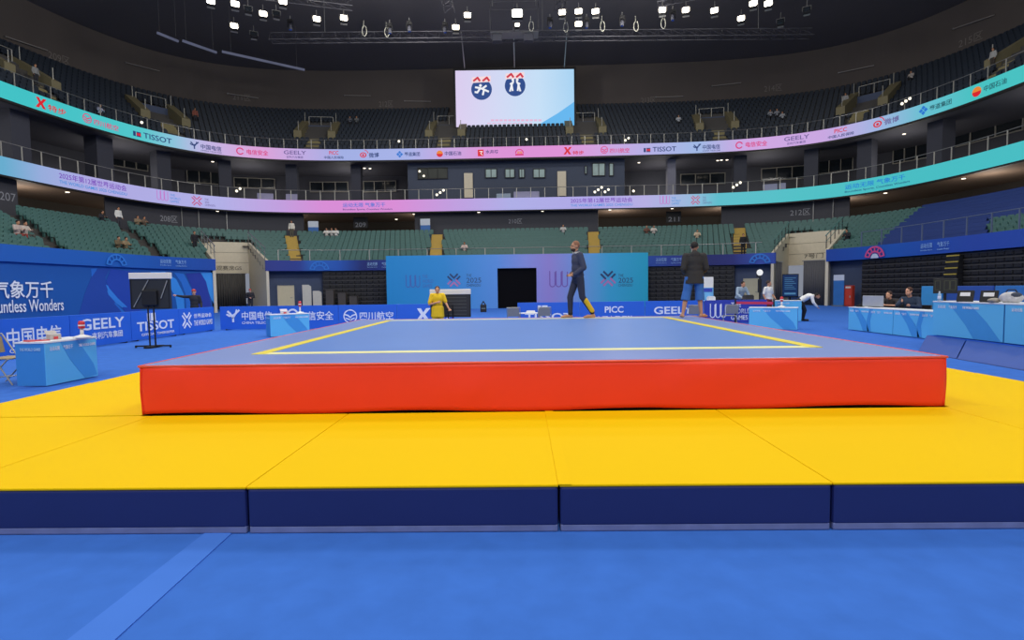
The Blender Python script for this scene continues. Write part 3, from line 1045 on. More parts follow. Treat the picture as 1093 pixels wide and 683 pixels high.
# ------------------------------------------------------------------ tunnels
for nm in ('left', 'right'):
    (ax, ay), (bx_, by_), (dx, dy), (cx, cy) = TUN[nm]
    mb = MB()
    def slab(p, q, z00, z01, z10, z11, th=.2):
        u = Vector((q[0] - p[0], q[1] - p[1], 0)).normalized()
        n_ = Vector((u.y, -u.x, 0))
        mb.hexa([(p[0], p[1], z00), (q[0], q[1], z10), (q[0] - n_.x * th, q[1] - n_.y * th, z10), (p[0] - n_.x * th, p[1] - n_.y * th, z00),
                 (p[0], p[1], z01), (q[0], q[1], z11), (q[0] - n_.x * th, q[1] - n_.y * th, z11), (p[0] - n_.x * th, p[1] - n_.y * th, z01)])
    slab((cx, cy), (dx, dy), 3.25, 6.05, 3.25, 6.05)           # rear wall above the curtain
    slab((ax, ay), (cx, cy), 0, 4.05, 0, 6.05)                 # left cheek
    slab((dx, dy), (bx_, by_), 0, 6.05, 0, 4.05)               # right cheek
    o = struct('wall_tunnel_%s' % nm, mb, M_BEIGE)
    if nm == 'left':
        fr = Fr((cx, cy, 3.3), (dx - cx, dy - cy, 0))
        L = math.hypot(dx - cx, dy - cy)
        text('观赛席GS', fr, L * .30, .22, 2.0, .42, mat('grey_wall_letters', '#6a655c', rough=.8), o, off=.03)
    else:
        fr = Fr((cx, cy, 3.3), (dx - cx, dy - cy, 0))
        text('7号门', fr, 1.3, .5, 1.5, .42, mat('grey_wall_letters', '#6a655c', rough=.8), o, off=.03)
    mb = MB()
    for z in (4.2, 5.1):
        mb.pan(fr, 0, math.hypot(dx - cx, dy - cy), z - 3.3, z - 3.27, .0, .012)
    obj('groove', mb, mat('groove_line', '#8a8070', rough=.9), o, world=True)
    # handrails up both cheeks
    for p, q in (((ax, ay), (cx, cy)), ((bx_, by_), (dx, dy))):
        t = thing('stair_handrail', 'steel handrail sloping up the %s cheek of the %s beige tunnel' % ('left' if p == (ax, ay) else 'right', nm), 'railing', (p[0], p[1], 4.05))
        m2 = MB()
        for k in range(5):
            f = .04 + .92 * k / 4
            x, y, z = p[0] + (q[0] - p[0]) * f, p[1] + (q[1] - p[1]) * f, 4.05 + 2.0 * f
            m2.tube((x, y, z - .1), (x, y, z + .95), .03, 6)
        obj('posts', m2, M_BLACK if nm == 'right' else M_METAL, t, world=True)
        obj('handrail', MB().tube((p[0], p[1], 5.05), (q[0], q[1], 7.05), .035, 6).tube((p[0], p[1], 4.6), (q[0], q[1], 6.6), .02, 6), mat('teal_rail', '#5f8f88', metal=.3, rough=.5) if nm == 'right' else M_METAL, t, world=True)
def curtain(label, p, q, z0, z1, hexc, waves=14, amp=.09):
    p, q = Vector((p[0], p[1], 0)), Vector((q[0], q[1], 0))
    u = (q - p)
    L = u.length
    u.normalize()
    n_ = Vector((u.y, -u.x, 0))
    mb = MB()
    K = waves * 8
    for k in range(K + 1):
        f = k / K
        a = amp * math.sin(2 * PI * waves * f + .8 * math.sin(9 * f)) 
        c = p + u * L * f + n_ * a
        c2 = p + u * L * f + n_ * a * .7
        mb.v += [(c.x, c.y, z0), (c2.x, c2.y, z1)]
    for k in range(K):
        mb.f.append((2 * k, 2 * k + 2, 2 * k + 3, 2 * k + 1))
    t = thing('stage_curtain', label, 'curtain', (p + u * L / 2))
    o = obj('drape', mb, mat('curtain_' + hexc.strip('#'), hexc, rough=.95, spec=.1), t, world=True, smooth=True)
    s_ = o.modifiers.new('thick', 'SOLIDIFY')
    s_.thickness = .015
    e0, e1 = p - u * .1, q + u * .1
    obj('rod', MB().tube((e0.x, e0.y, z1 + .02), (e1.x, e1.y, z1 + .02), .03), M_METAL, t, world=True)
    return t
# ------------------------------------------------------------------ competition platform
M_DECK = mat('blue_deck_cover', '#5c88d0', rough=.38, var=.05, scale=1.5)
M_DECKB = mat('grey_blue_deck_border', '#738bc8', rough=.38, var=.05, scale=1.5)
M_RED = mat('red_vinyl', '#ea3c22', rough=.5, var=.05, scale=2., spec=.35)
M_YEL = mat('yellow_vinyl', '#eabf00', rough=.7, var=.03, scale=.8, spec=.08)
M_YLINE = mat('yellow_line_tape', '#e6d234', rough=.5)
M_PLINE = mat('pale_yellow_line_tape', '#efe9a0', rough=.5)
M_NAVY = mat('navy_vinyl', '#222b62', rough=.42, var=.08, scale=2.5, bump=.12)
M_HEM = mat('scuffed_hem', '#767ea6', rough=.35, var=.35, scale=7.)

FLc, FRc, BRc, BLc = Vector((-3.67, 5.30, 0)), Vector((4.22, 5.24, 0)), Vector((4.36, 13.15, 0)), Vector((-3.75, 13.35, 0))
def bil(s, t, z):
    p = FLc.lerp(FRc, s).lerp(BLc.lerp(BRc, s), t)
    return (p.x, p.y, z)
plat = thing('competition_platform', 'raised square fighting platform with red vinyl sides and blue top', 'platform', (.3, 9.25, 0))
core = MB()
core.hexa([bil(.012, .012, 0), bil(.988, .012, 0), bil(.988, .988, 0), bil(.012, .988, 0), bil(.012, .012, .7), bil(.988, .012, .7), bil(.988, .988, .7), bil(.012, .988, .7)])
obj('base', core, M_BLACK, plat, world=True)
# red cover: four walls with shallow wrinkles, and a rolled top edge
sk = MB()
rnd = random.Random(3)
wr = [(rnd.uniform(0, 1), rnd.uniform(.3, .8), rnd.uniform(.01, .03), rnd.uniform(-.5, .5), rnd.uniform(.004, .010)) for _ in range(16)]
wr += [(.735, .85, .05, 1.6, .012), (.78, .8, .03, 1.9, .010), (.66, .3, .02, -.4, .008), (.42, .5, .02, .2, .008), (.20, .5, .03, -.1, .006)]
def bulge(s, f):
    d = 0.
    for c, fc, wd, sl, am in wr:
        x = s - c - sl * (f - fc) * .06
        d += am * math.exp(-(x / wd) ** 2) * math.exp(-((f - fc) / .35) ** 2)
    return d
cor = [FLc, FRc, BRc, BLc]
nrm = [Vector((0, -1, 0)), Vector((1, 0, 0)), Vector((0, 1, 0)), Vector((-1, 0, 0))]
for k in range(4):
    A, B = cor[k], cor[(k + 1) % 4]
    NX, NZ = 160 if k == 0 else 60, 10
    n0 = len(sk.v)
    for i in range(NX + 1):
        s = i / NX
        e = min(s, 1 - s) * 8.0
        rc = .03 * max(0, 1 - e / .06) ** 2
        for j_ in range(NZ + 1):
            f = j_ / NZ
            z = .315 + .012 * math.sin(s * 23) * (1 - f) * (1 if k == 0 else .4) + f * (.785 - .315)
            p = A.lerp(B, s) + nrm[k] * (bulge(s, f) + .006 * math.sin(PI * f) - rc * .5)
            sk.v.append((p.x, p.y, z))
    for i in range(NX):
        for j_ in range(NZ):
            a = n0 + i * (NZ + 1) + j_
            sk.f.append((a, a + NZ + 1, a + NZ + 2, a + 1))
o = obj('side_cover', sk, M_RED, plat, world=True, smooth=True)
s_ = o.modifiers.new('thick', 'SOLIDIFY')
s_.thickness = .012
s_.offset = -1
ed = MB()
for k in range(4):
    A, B = cor[k], cor[(k + 1) % 4]
    ed.tube((A.x, A.y, .787), (B.x, B.y, .787), .012, 8)
obj('edge_piping', ed, mat('pink_red_piping', '#e85a48', rough=.45), plat, world=True, smooth=True)
def deck(u0, u1, v0, v1, z0, z1, mb=None):
    mb = mb or MB()
    return mb.hexa([bil(u0, v0, z0), bil(u1, v0, z0), bil(u1, v1, z0), bil(u0, v1, z0), bil(u0, v0, z1), bil(u1, v0, z1), bil(u1, v1, z1), bil(u0, v1, z1)])
obj('deck_border', deck(.004, .996, .004, .996, .70, .798), M_DECKB, plat, world=True, bevel=.01)
obj('deck_cover', deck(.108, .886, .116, .926, .79, .8), M_DECK, plat, world=True)
LK = [0]
def line(a, b, wd, m_):
    LK[0] += 1
    a, b = Vector(a), Vector(b)
    d = (b - a).normalized()
    n_ = Vector((-d.y, d.x, 0)) * wd / 2
    P = [a + n_ * -1, b - n_, b + n_, a + n_]
    obj('boundary_line', MB().hexa([(p.x, p.y, .797) for p in P] + [(p.x, p.y, .802 + .0007 * LK[0]) for p in P]), m_, plat, world=True)
cFL, cFR, cBL, cBR = (-2.88, 6.2, 0), (3.42, 6.17, 0), (-2.88, 12.72, 0), (3.56, 12.62, 0)
line(cFL, cFR, .16, M_PLINE)
line(cBL, cBR, .18, M_PLINE)
line((cFL[0], cFL[1] - .08, 0), cBL, .15, M_YLINE)
line((cFR[0], cFR[1] - .08, 0), cBR, .15, M_YLINE)

# ------------------------------------------------------------------ landing mats round the platform
def landing_mat(label, c, flap=None, group='yellow landing mats around the platform'):
    """c: four floor corners, front left, front right, rear right, rear left"""
    P = [Vector((x, y, 0)) for x, y in c]
    ctr = sum(P, Vector()) / 4
    t = thing('landing_mat', label, 'mat', (ctr.x, ctr.y, 0), 0, group)
    Q = [p + (ctr - p).normalized() * .008 for p in P]
    obj('side_cover', MB().hexa([(p.x, p.y, .035) for p in Q] + [(p.x, p.y, .288) for p in Q]), M_NAVY, t, world=True, bevel=.018)
    R = [p + (ctr - p).normalized() * .012 for p in P]
    obj('hem', MB().hexa([(p.x, p.y, 0) for p in R] + [(p.x, p.y, .05) for p in R]), M_HEM, t, world=True, bevel=.01)
    T = [p + (ctr - p).normalized() * .004 for p in P]
    obj('top_cover', MB().hexa([(p.x, p.y, .283) for p in T] + [(p.x, p.y, .3) for p in T]), M_YEL, t, world=True, bevel=.006)
    if flap:
        a, b = P[1].lerp(P[1], 0), P[2]
        u = (P[1] - P[0]).normalized()
        W = flap
        F = [a - u * .004, a + u * W, b + u * W, b - u * .004]
        obj('seam_flap', MB().hexa([(p.x, p.y, .298) for p in F] + [(p.x, p.y, .303) for p in F]), M_YEL, t, world=True)
    return t
fy = lambda x: 3.27 - .0155 * x        # the front edge of the mats runs slightly askew
by = lambda x: 5.27 - .0075 * x
for x0, x1, lb, fp in ((-5.72, -3.6, 'yellow topped landing mat at the front left corner of the platform', 0),
                       (-3.6, -1.66, 'yellow topped landing mat whose navy side meets the carpet seam strip', 0),
                       (-1.66, .275, 'yellow topped landing mat left of the middle seam in front of the platform', .075),
                       (.275, 1.94, 'yellow topped landing mat right of the middle seam in front of the platform', 0),
                       (1.94, 4.16, 'yellow topped landing mat before the wrinkled right half of the red side', 0),
                       (4.16, 6.22, 'yellow topped landing mat at the front right corner of the platform', 0)):
    landing_mat(lb, [(x0 + .0, fy(x0)), (x1, fy(x1)), (x1 + .04, by(x1)), (x0 + .04, by(x0))], fp)
for k, (y0, y1, w1, w2) in enumerate(((5.33, 7.35, 'nearest', 'nearest'), (7.35, 9.3, 'second', 'second'), (9.3, 11.3, 'third', 'third'), (11.3, 13.35, 'farthest', 'farthest'))):
    landing_mat('yellow topped landing mat beside the left side of the platform, %s of that row' % w1, [(-5.74, y0), (-3.69, y0), (-3.77, y1), (-5.76, y1)])
    landing_mat('yellow topped landing mat beside the right side of the platform, %s of that row' % w2, [(4.25 + .017 * (y0 - 5.2), y0 - .1), (6.2, y0 - .13), (6.22, y1 - .13), (4.25 + .017 * (y1 - 5.2), y1 - .1)])

landing_mat('yellow topped landing mat at the rear right corner of the platform', [(4.40, 13.26), (6.22, 13.23), (6.24, 15.2), (4.42, 15.22)])

# ------------------------------------------------------------------ sponsor boards
M_BOARD = mat('blue_board_print', '#2668d8', rough=.5, var=.06, scale=.6)
M_BOARDW = mat('white_board_print', '#eef2fa', rough=.5, var=0)
M_BOARDP = mat('violet_board_print', '#3346b4', rough=.5)
def board(label, fr, L, H=.95, m_=None, face=()):
    t = thing('sponsor_board', label, 'board', fr.p(L / 2, 0, 0), math.atan2(fr.u.y, fr.u.x), 'sponsor boards around the field')
    obj('panel', MB().pan(fr, .008, L - .008, .03, H, -.05, 0), m_ or M_BOARD, t, world=True, bevel=.006)
    for x in (.25, L - .25):
        obj('foot', MB().pan(fr, x - .03, x + .03, 0, .04, -.38, .02), M_BLACK, t, world=True)
        obj('brace', MB().tube(fr.p(x, .03, -.36), fr.p(x, .7, -.05), .014, 6), M_METAL, t, world=True)
    for f in face:
        if f[0] == 't':
            text(f[1], fr, f[2], f[3], f[4], f[5], M_BOARDW, t, off=.004, bold=f[6] if len(f) > 6 else .01)
        else:
            logo(f[1], fr, f[2], f[3], f[4], M_BOARDW, t, .004)
    return t
LBX = -11.9
def lfr(y):
    return Fr((LBX, y, 0), (0, 1, 0))
board('blue board with China Telecom characters beside the near left desk', lfr(12.0), 2.6, face=[('l', 'swoosh', -.1, .25, .5), ('t', '中国电信', .75, .27, 1.55, .45, .012), ('t', 'CHINA TELECOM', .8, .13, 1.5, .1)])
board('blue board lettered GEELY left of the tripod board', lfr(14.6), 2.35, face=[('t', 'GEELY', .35, .5, 1.7, .32, .016), ('t', '吉利汽车集团', .75, .22, 1.2, .2, .012)])
board('blue board lettered TISSOT behind the tripod board', lfr(16.95), 2.45, face=[('l', 'two_squares', .75, .58, .32), ('t', 'TISSOT', .25, .3, 1.9, .3, .02), ('t', 'OFFICIAL TIMEKEEPER', .45, .14, 1.7, .08)])
board('blue board with a crossed emblem and two text lines in the far left corner', lfr(19.4), 2.3, face=[('l', 'petals', .15, .2, .62), ('t', '世界运动会', .9, .56, 1.2, .17), ('t', 'THE WORLD GAMES', .9, .28, 1.25, .2, .015)])
BBY = 21.75
def bfr(x):
    return Fr((x, BBY, 0), (1, 0, 0))
board('blue board with China Telecom logo behind the far left desk', bfr(-11.7), 2.35, face=[('l', 'swoosh', .28, .32, .5), ('t', '中国电信', .88, .4, 1.2, .34, .012), ('t', 'CHINA TELECOM', .88, .24, 1.2, .1)])
board('blue board ending in the two characters for security, right of the far left desk', bfr(-9.35), 2.4, face=[('l', 'ring', .35, .38, .45), ('t', '电信安全', .85, .36, 1.35, .36, .012)])
board('blue board with a round bird logo, left of the man in yellow', bfr(-6.95), 2.35, face=[('l', 'bird_disc', .2, .22, .55), ('t', '四川航空', .85, .34, 1.35, .33, .01)])
board('blue board with a white X mark behind the man in yellow', bfr(-4.6), 2.3, face=[('l', 'x_mark', .8, .28, .5), ('t', '特步', 1.5, .3, .7, .4)])
board('blue board lettered TISSOT behind the striding man in the dark tracksuit', bfr(.22), 2.5, face=[('l', 'two_squares', .82, .56, .3), ('t', 'TISSOT', .3, .22, 1.9, .3, .02)])
board('blue board lettered PICC between the two men on the platform', bfr(2.72), 2.6, face=[('t', 'PICC', 1.0, .5, .75, .26, .025), ('t', '中国人民保险', .65, .16, 1.5, .22, .012)])
board('blue board lettered GEELY behind the man in the black hooded jacket', bfr(5.34), 2.36, face=[('t', 'GEELY', .35, .42, 1.55, .3, .018), ('t', '吉利汽车集团', .55, .16, 1.1, .16)])
tb = board('violet blue board lettered THE WORLD GAMES with a looped W', bfr(7.72), 2.5, m_=M_BOARDP, face=[('l', 'triple_loop', .2, .2, .6), ('t', 'THE\nWORLD\nGAMES', 1.05, .15, .8, .7, .012)])

# ------------------------------------------------------------------ printed desks
M_DESK = mat('light_blue_desk_print', '#62c0f2', rough=.5, var=.04, scale=.7)
M_DESKD = mat('mid_blue_desk_print', '#449ce0', rough=.5, var=.04)
M_DESKE = mat('end_panel_blue_print', '#3a8cd4', rough=.5, var=.04)
M_TOP = mat('white_desk_top', '#e4e8ec', rough=.4)
def desk(label, corner_l, rz, w_, d_, h_, z0=0., kind=0, name='judges_desk', group='blue printed desks'):
    """corner_l: front left floor corner seen from the front"""
    t = thing(name, label, 'desk', (corner_l[0], corner_l[1], z0), rz, group)
    M = Matrix.Rotation(rz, 3, 'Z')
    fr = Fr((corner_l[0], corner_l[1], z0), M @ Vector((1, 0, 0)))
    e = .012
    obj('front_panel', MB().pan(fr, 0, w_, .02, h_ - .03, -e, 0), M_DESK, t, world=True)
    for x in (0, w_ - e):
        obj('end_panel', MB().pan(fr, x, x + e, .02, h_ - .03, -d_, -e), M_DESKE, t, world=True)
    obj('desk_top', MB().pan(fr, -.01, w_ + .01, h_ - .03, h_, -d_ - .02, .01), M_TOP, t, world=True, bevel=.005)
    H = h_ - .03
    st = MB()
    if kind == 0:
        st.prism(fr, [(w_ * .28, H), (w_ * .62, H), (w_ * .92, .35 * H), (w_ * .98, .05), (w_ * .72, .03), (w_ * .45, .55 * H)], .001, .003)
    elif kind == 1:
        st.prism(fr, [(w_ * .1, H), (w_ * .24, H), (w_ * .42, .5 * H), (w_ * .5, .03), (w_ * .36, .03), (w_ * .26, .5 * H)], .001, .003)
        st.prism(fr, [(w_ * .5, H), (w_ * .58, H), (w_ * .52, .5 * H), (w_ * .54, .03), (w_ * .46, .03), (w_ * .44, .5 * H)], .001, .003)
    else:
        st.prism(fr, [(w_ * .24, H), (w_ * .55, H), (w_ * .8, .5 * H), (w_ * .98, .03), (w_ * .62, .03), (w_ * .5, .4 * H)], .001, .003)
    obj('printed_stripe', st, M_DESKD, t, world=True)
    n_ = max(1, int(w_ / 1.0))
    for k in range(n_):
        x = w_ * (k + .08) / n_
        ww = min(w_ / n_, 1.3)
        text('运动无限', fr, x, H - .13, ww * .18, .07, M_BOARDW, t, off=.005)
        text('气象万千', fr, x + ww * .25, H - .13, ww * .18, .07, M_BOARDW, t, off=.005)
        text('THE WORLD GAMES', fr, x + ww * .55, H - .12, ww * .34, .05, M_BOARDW, t, off=.005, bold=.02)
    fr_e = Fr(fr.p(0, 0, -d_), -fr.n * -1) if False else Fr(fr.p(0, 0, -d_), fr.n)
    text('THE WORLD GAMES', fr_e, .08, H - .12, d_ * .7, .05, mat('pale_blue_print', '#a8d0f0', rough=.5), t, off=.003, bold=.02)
    return t
R_ = math.radians
desk('small printed desk with white top beside the yellow mats at the left edge', (-7.62, 8.82), R_(88), 1.05, .5, .74)
a = R_(41)
desk('small printed desk turned to the platform before the far left boards', (-8.04, 18.04), a, 1.3, .45, .76)
a = R_(-30)
desk('small printed desk turned to the platform below the WORLD GAMES board', (9.58 - 1.5 * math.cos(a), 18.2 - 1.5 * math.sin(a)), a, 1.5, .45, .76)
a = R_(-22)
desk('printed desk half hidden behind the desk below the WORLD GAMES board', (10.35, 23.1), a, 1.75, .6, .88, kind=1)
desk('long printed officials desk at the right with a silver monitor on it', (11.2, 18.05), R_(-90), 2.1, .6, .77, kind=1)
desk('long printed officials desk at the right partly behind the podium desk', (11.2, 15.93), R_(-90), 2.1, .6, .77, kind=1)
# podium with wedge mats, and the big desk on it
M_CARPB = mat('blue_podium_carpet', '#2458c4', rough=.95, spec=.1)
M_WEDGE = mat('dark_blue_wedge_vinyl', '#1d489c', rough=.6, var=.08)
pod = MB().hexa([(9.73, 12.66, 0), (9.22, 5.5, 0), (14.5, 5.5, 0), (14.5, 12.66, 0), (9.73, 12.66, .3), (9.22, 5.5, .3), (14.5, 5.5, .3), (14.5, 12.66, .3)])
put(obj('podium', pod, M_CARPB, bevel=.01), 'low blue carpeted podium under the big right desk', 'podium')
def wedge(label, q):
    (t0, b0, t1, b1) = q
    ctr = Vector(((t0[0] + b1[0]) / 2, (t0[1] + b1[1]) / 2, 0))
    t = thing('wedge_mat', label, 'mat', ctr, 0, 'wedge mats along the podium')
    mb = MB()
    mb.add([(t0[0], t0[1], 0), (t0[0], t0[1], .3), (b0[0], b0[1], .012), (b0[0], b0[1], 0), (t1[0], t1[1], 0), (t1[0], t1[1], .3), (b1[0], b1[1], .012), (b1[0], b1[1], 0)],
           [(0, 1, 2, 3), (7, 6, 5, 4), (1, 5, 6, 2), (2, 6, 7, 3), (0, 4, 5, 1), (3, 7, 4, 0)])
    obj('slope_cover', mb, M_WEDGE, t, world=True, bevel=.012)
    m2 = MB().hexa([(b0[0] - .03, b0[1], 0), (b0[0] + .05, b0[1], 0), (b1[0] + .05, b1[1], 0), (b1[0] - .03, b1[1], 0), (b0[0] - .03, b0[1], .006), (b0[0] + .05, b0[1], .016), (b1[0] + .05, b1[1], .016), (b1[0] - .03, b1[1], .006)])
    obj('hem', m2, mat('wedge_hem', '#1d3578', rough=.6), t, world=True)
wedge('dark blue wedge mat at the far end of the podium', ((9.70, 12.66), (8.97, 11.95), (9.60, 11.46), (8.84, 10.76)))
wedge('dark blue wedge mat at the near end of the podium, cut by the photo edge', ((9.59, 11.42), (8.83, 10.72), (9.22, 6.0), (8.5, 5.6)))
desk('big printed desk on the podium with two black monitors', (9.78, 12.6), R_(-92.5), 1.9, .7, .8, z0=.3, kind=2)
desk('big printed desk on the podium at the right photo edge', (9.69, 10.66), R_(-92.5), 1.9, .7, .8, z0=.3, kind=2)

# ------------------------------------------------------------------ back wall panel with the games logos
M_BACK = ramp_mat('printed_backdrop', [(0, '#1b8fce'), (.22, '#288fd0'), (.42, '#5a96de'), (.53, '#8894dc'), (.62, '#9a8ad4'), (.72, '#789cdc'), (.85, '#36acd6'), (1, '#1cacc8')], coord='Object', axis='X', base=True, lo=-10.2, hi=10.2)
bd = thing('games_backdrop', 'tall blue to lilac backdrop wall with games logos and a black doorway', 'backdrop', (.5, 42.5, 0), 0)
mb = MB()
x0, x1, d0, d1, H = -9.75 - .5, 10.65 - .5, -1.09 - .5, 1.96 - .5, 4.2
mb.bx(x0, d0, 0, .2, 0, H).bx(d1, x1, 0, .2, 0, H).bx(d0, d1, 0, .2, 3.13, H)
obj('panel', mb, M_BACK, bd)
mb = MB()
mb.bx(d0 - .05, d1 + .05, .25, .32, 0, 3.2)
obj('black_drape', mb, M_BLACKF, bd)
mb = MB()
for x in (x0 + .6, d0 - .5, d1 + .5, x1 - .6):
    mb.tube((x, .2, 3.4), (x, 1.6, 0), .04, 6).bx(x - .04, x + .04, .2, 1.7, 0, .06)
obj('rear_brace', mb, M_METAL, bd)
fr = Fr((0, 42.5, 0), (1, 0, 0))
PB1, PB2, PB3 = mat('dull_blue_print', '#4a6cb8', rough=.6), mat('dull_violet_print', '#7a5cae', rough=.6), mat('dark_slate_print', '#2f4a72', rough=.6)
def pxz(px, py):
    q = at_y(px, py, 42.5)
    return q.x, q.z
for (xa, ya), (xb, yb), kd, m_ in (((433, 308), (449, 292), 'triple_loop', PB1), ((586, 308), (607, 292), 'triple_loop', PB2)):
    q, r = pxz(xa, ya), pxz(xb, yb)
    logo(kd, fr, q[0], q[1], (r[0] - q[0]) / 1.15, m_, bd, .01)
for (xa, ya), (xb, yb) in (((476, 307), (495, 291)), ((639, 306.5), (657, 288))):
    q, r = pxz(xa, ya), pxz(xb, yb)
    s = r[1] - q[1]
    for k, c in enumerate((mat('slate_petals', '#28406e', rough=.6), mat('rose_petals', '#b878b0', rough=.6))):
        m2 = MB()
        for qd in range(4):
            if (qd in (0, 1)) == (k == 0):
                a = PI / 4 + qd * PI / 2
                cx, cy = q[0] + s * (.55 + .3 * math.cos(a)), q[1] + s * (.5 + .3 * math.sin(a))
                ux, uy = math.cos(a) * s, math.sin(a) * s
                for w2 in (-.11, .11):
                    m2.stroke(fr, [(cx - .2 * ux - w2 * uy, cy - .2 * uy + w2 * ux), (cx + .16 * ux - w2 * uy, cy + .16 * uy + w2 * ux)], s * .11, .01, .018)
        obj('logo', m2, c, bd, world=True)
for px, py, sc in ((498, 307, 1.0), (660, 307, 1.0)):
    q = pxz(px, py)
    text('THE', fr, q[0], q[1] + .85, .4, .2, PB3, bd, off=.01)
    text('2025', fr, q[0], q[1] + .38, 1.15, .38, PB3, bd, off=.01)
    text('CHENGDU', fr, q[0], q[1] + .08, 1.1, .2, PB3, bd, off=.01)
q = pxz(451, 307)
text('THE\nWORLD\nGAMES', fr, q[0], q[1], .85, 1.0, PB1, bd, off=.01)

# ------------------------------------------------------------------ mural on the left wall
M_MUR = mat('deep_blue_mural', '#165aac', rough=.6, var=.06, scale=.15)
mural = thing('mural_banner', 'wide deep blue printed banner wall with white Chinese and English slogan on the left', 'banner', (-24.5, 33, 0))
r1 = runs[0][1]
o = uv_band('banner_sheet', 24.86, 25.06, 0.0, 3.2, M_MUR, None, .12, 0, r1 - 1)
o.parent = mural
o.matrix_parent_inverse = Matrix.Translation((24.5, -33, 0))
def wall_poly(name, pts, m_, parent, a, b, off, th=.01):
    """an outline on the oval wall, subdivided so that it follows the curve"""
    P = []
    n_ = len(pts)
    for k in range(n_):
        (x0, y0), (x1, y1) = pts[k], pts[(k + 1) % n_]
        for q in range(3):
            P.append((x0 + (x1 - x0) * q / 3, y0 + (y1 - y0) * q / 3))
    mb = MB()
    lo, hi = [], []
    for x, y in P:
        p, u = on_oval(a, b, x, y)
        nn = Fr(p, u).n
        lo.append(p + nn * off)
        hi.append(p + nn * (off + th))
    N_ = len(P)
    mb.add(lo + hi, [tuple(range(N_ - 1, -1, -1)), tuple(range(N_, 2 * N_))] + [(i, (i + 1) % N_, N_ + (i + 1) % N_, N_ + i) for i in range(N_)])
    return obj(name, mb, m_, parent, world=True)
for pts, hexc in (
    ([(84, 336), (90, 314), (98, 294), (103, 287), (118, 286), (112, 296), (116, 312), (130, 334)], '#1f4aa8'),
    ([(97, 287), (104, 286.5), (108, 302), (118, 318), (134, 334), (116, 334), (105, 315), (98, 300)], '#2472d2'),
    ([(118, 287), (138, 289), (150, 300), (150, 334), (134, 333), (118, 314), (113, 300)], '#2048b0'),
    ([(160, 290), (176, 290), (188, 298), (196, 314), (197, 334), (190, 334), (187, 316), (178, 302)], '#3592ea'),
    ([(186, 291), (196, 292), (204, 308), (205, 334), (199, 334), (198, 314), (193, 301)], '#2674d6'),
    ([(198, 292), (214, 291), (222, 304), (226, 332), (206, 334), (206, 310)], '#223ca4'),
    ([(214, 291.5), (226, 291), (230, 310), (231, 330), (225, 318), (219, 303)], '#3a9af0'),
    ([(104, 300), (116, 318), (134, 331), (150, 329), (150, 322), (134, 322), (118, 306)], '#3488e4')):
    wall_poly('printed_swirl', pts, mat('mural_' + hexc.strip('#'), hexc, rough=.6, var=.06, scale=.3), mural, 24.86, 25.06, .004)
def on_wall_text(body, xa, ya, xb, yb, ytop_a, parent, bold=.01):
    p, _ = on_oval(24.80, 25.0, xa, ya)
    q, _ = on_oval(24.80, 25.0, xb, yb)
    r, _ = on_oval(24.80, 25.0, xa, ytop_a)
    u = Vector((q.x - p.x, q.y - p.y, 0))
    text(body, Fr(p, u), 0, 0, u.length, r.z - p.z, M_BOARDW, parent, off=.01, bold=bold)
on_wall_text('气象万千', -7, 319, 57, 317, 299, mural, .012)
on_wall_text('Countless Wonders', -17, 335, 68, 331, 320.5, mural, .008)

# ------------------------------------------------------------------ curtains, doors and folded seating under the stands
def _tp(f):
    (ax, ay), (bx2, by2) = TUN['right'][0], TUN['right'][1]
    return (ax + (bx2 - ax) * f + .25, ay + (by2 - ay) * f + .15)
cl, dl = TUN['left'][3], TUN['left'][2]
curtain('grey curtain closing the left tunnel below the wall letters', (cl[0] + .7, cl[1] - .3), (dl[0] - .2, dl[1] - .35), .03, 3.2, '#5c5a58', 16)
curtain('wide grey curtain at the right tunnel beside the navy wall', _tp(.55), _tp(.97), .03, 3.3, '#66666a', 12)
curtain('narrow grey curtain at the left cheek of the right tunnel', _tp(.0), _tp(.12), .03, 3.3, '#5c5c60', 4)
mb = MB()
mb.bx(-.62, .62, 0, .12, .5, 2.45)
q = at_y(843.5, 300, 45.2)
t = thing('information_screen', 'tall dark blue information screen standing in the right tunnel', 'screen', (q.x, 45.2, 0), R_(-28))
obj('housing', mb, M_BLACK, t, bevel=.02)
obj('display', MB().bx(-.56, .56, -.012, 0, .6, 2.38), mat('blue_screen_glow', '#123c78', emis=.5, var=.1), t)
m2 = MB()
for k in range(7):
    m2.bx(-.42, .42 - .12 * (k % 3), -.02, -.012, 1.2 + .15 * k, 1.24 + .15 * k)
m2.bx(-.42, .42, -.02, -.012, .75, .9)
obj('text_lines', m2, lit('#5f9cd0', .55), t)
obj('stand', MB().bx(-.06, .06, .03, .1, .05, .5).bx(-.4, .4, -.15, .3, 0, .05), M_BLACK, t)

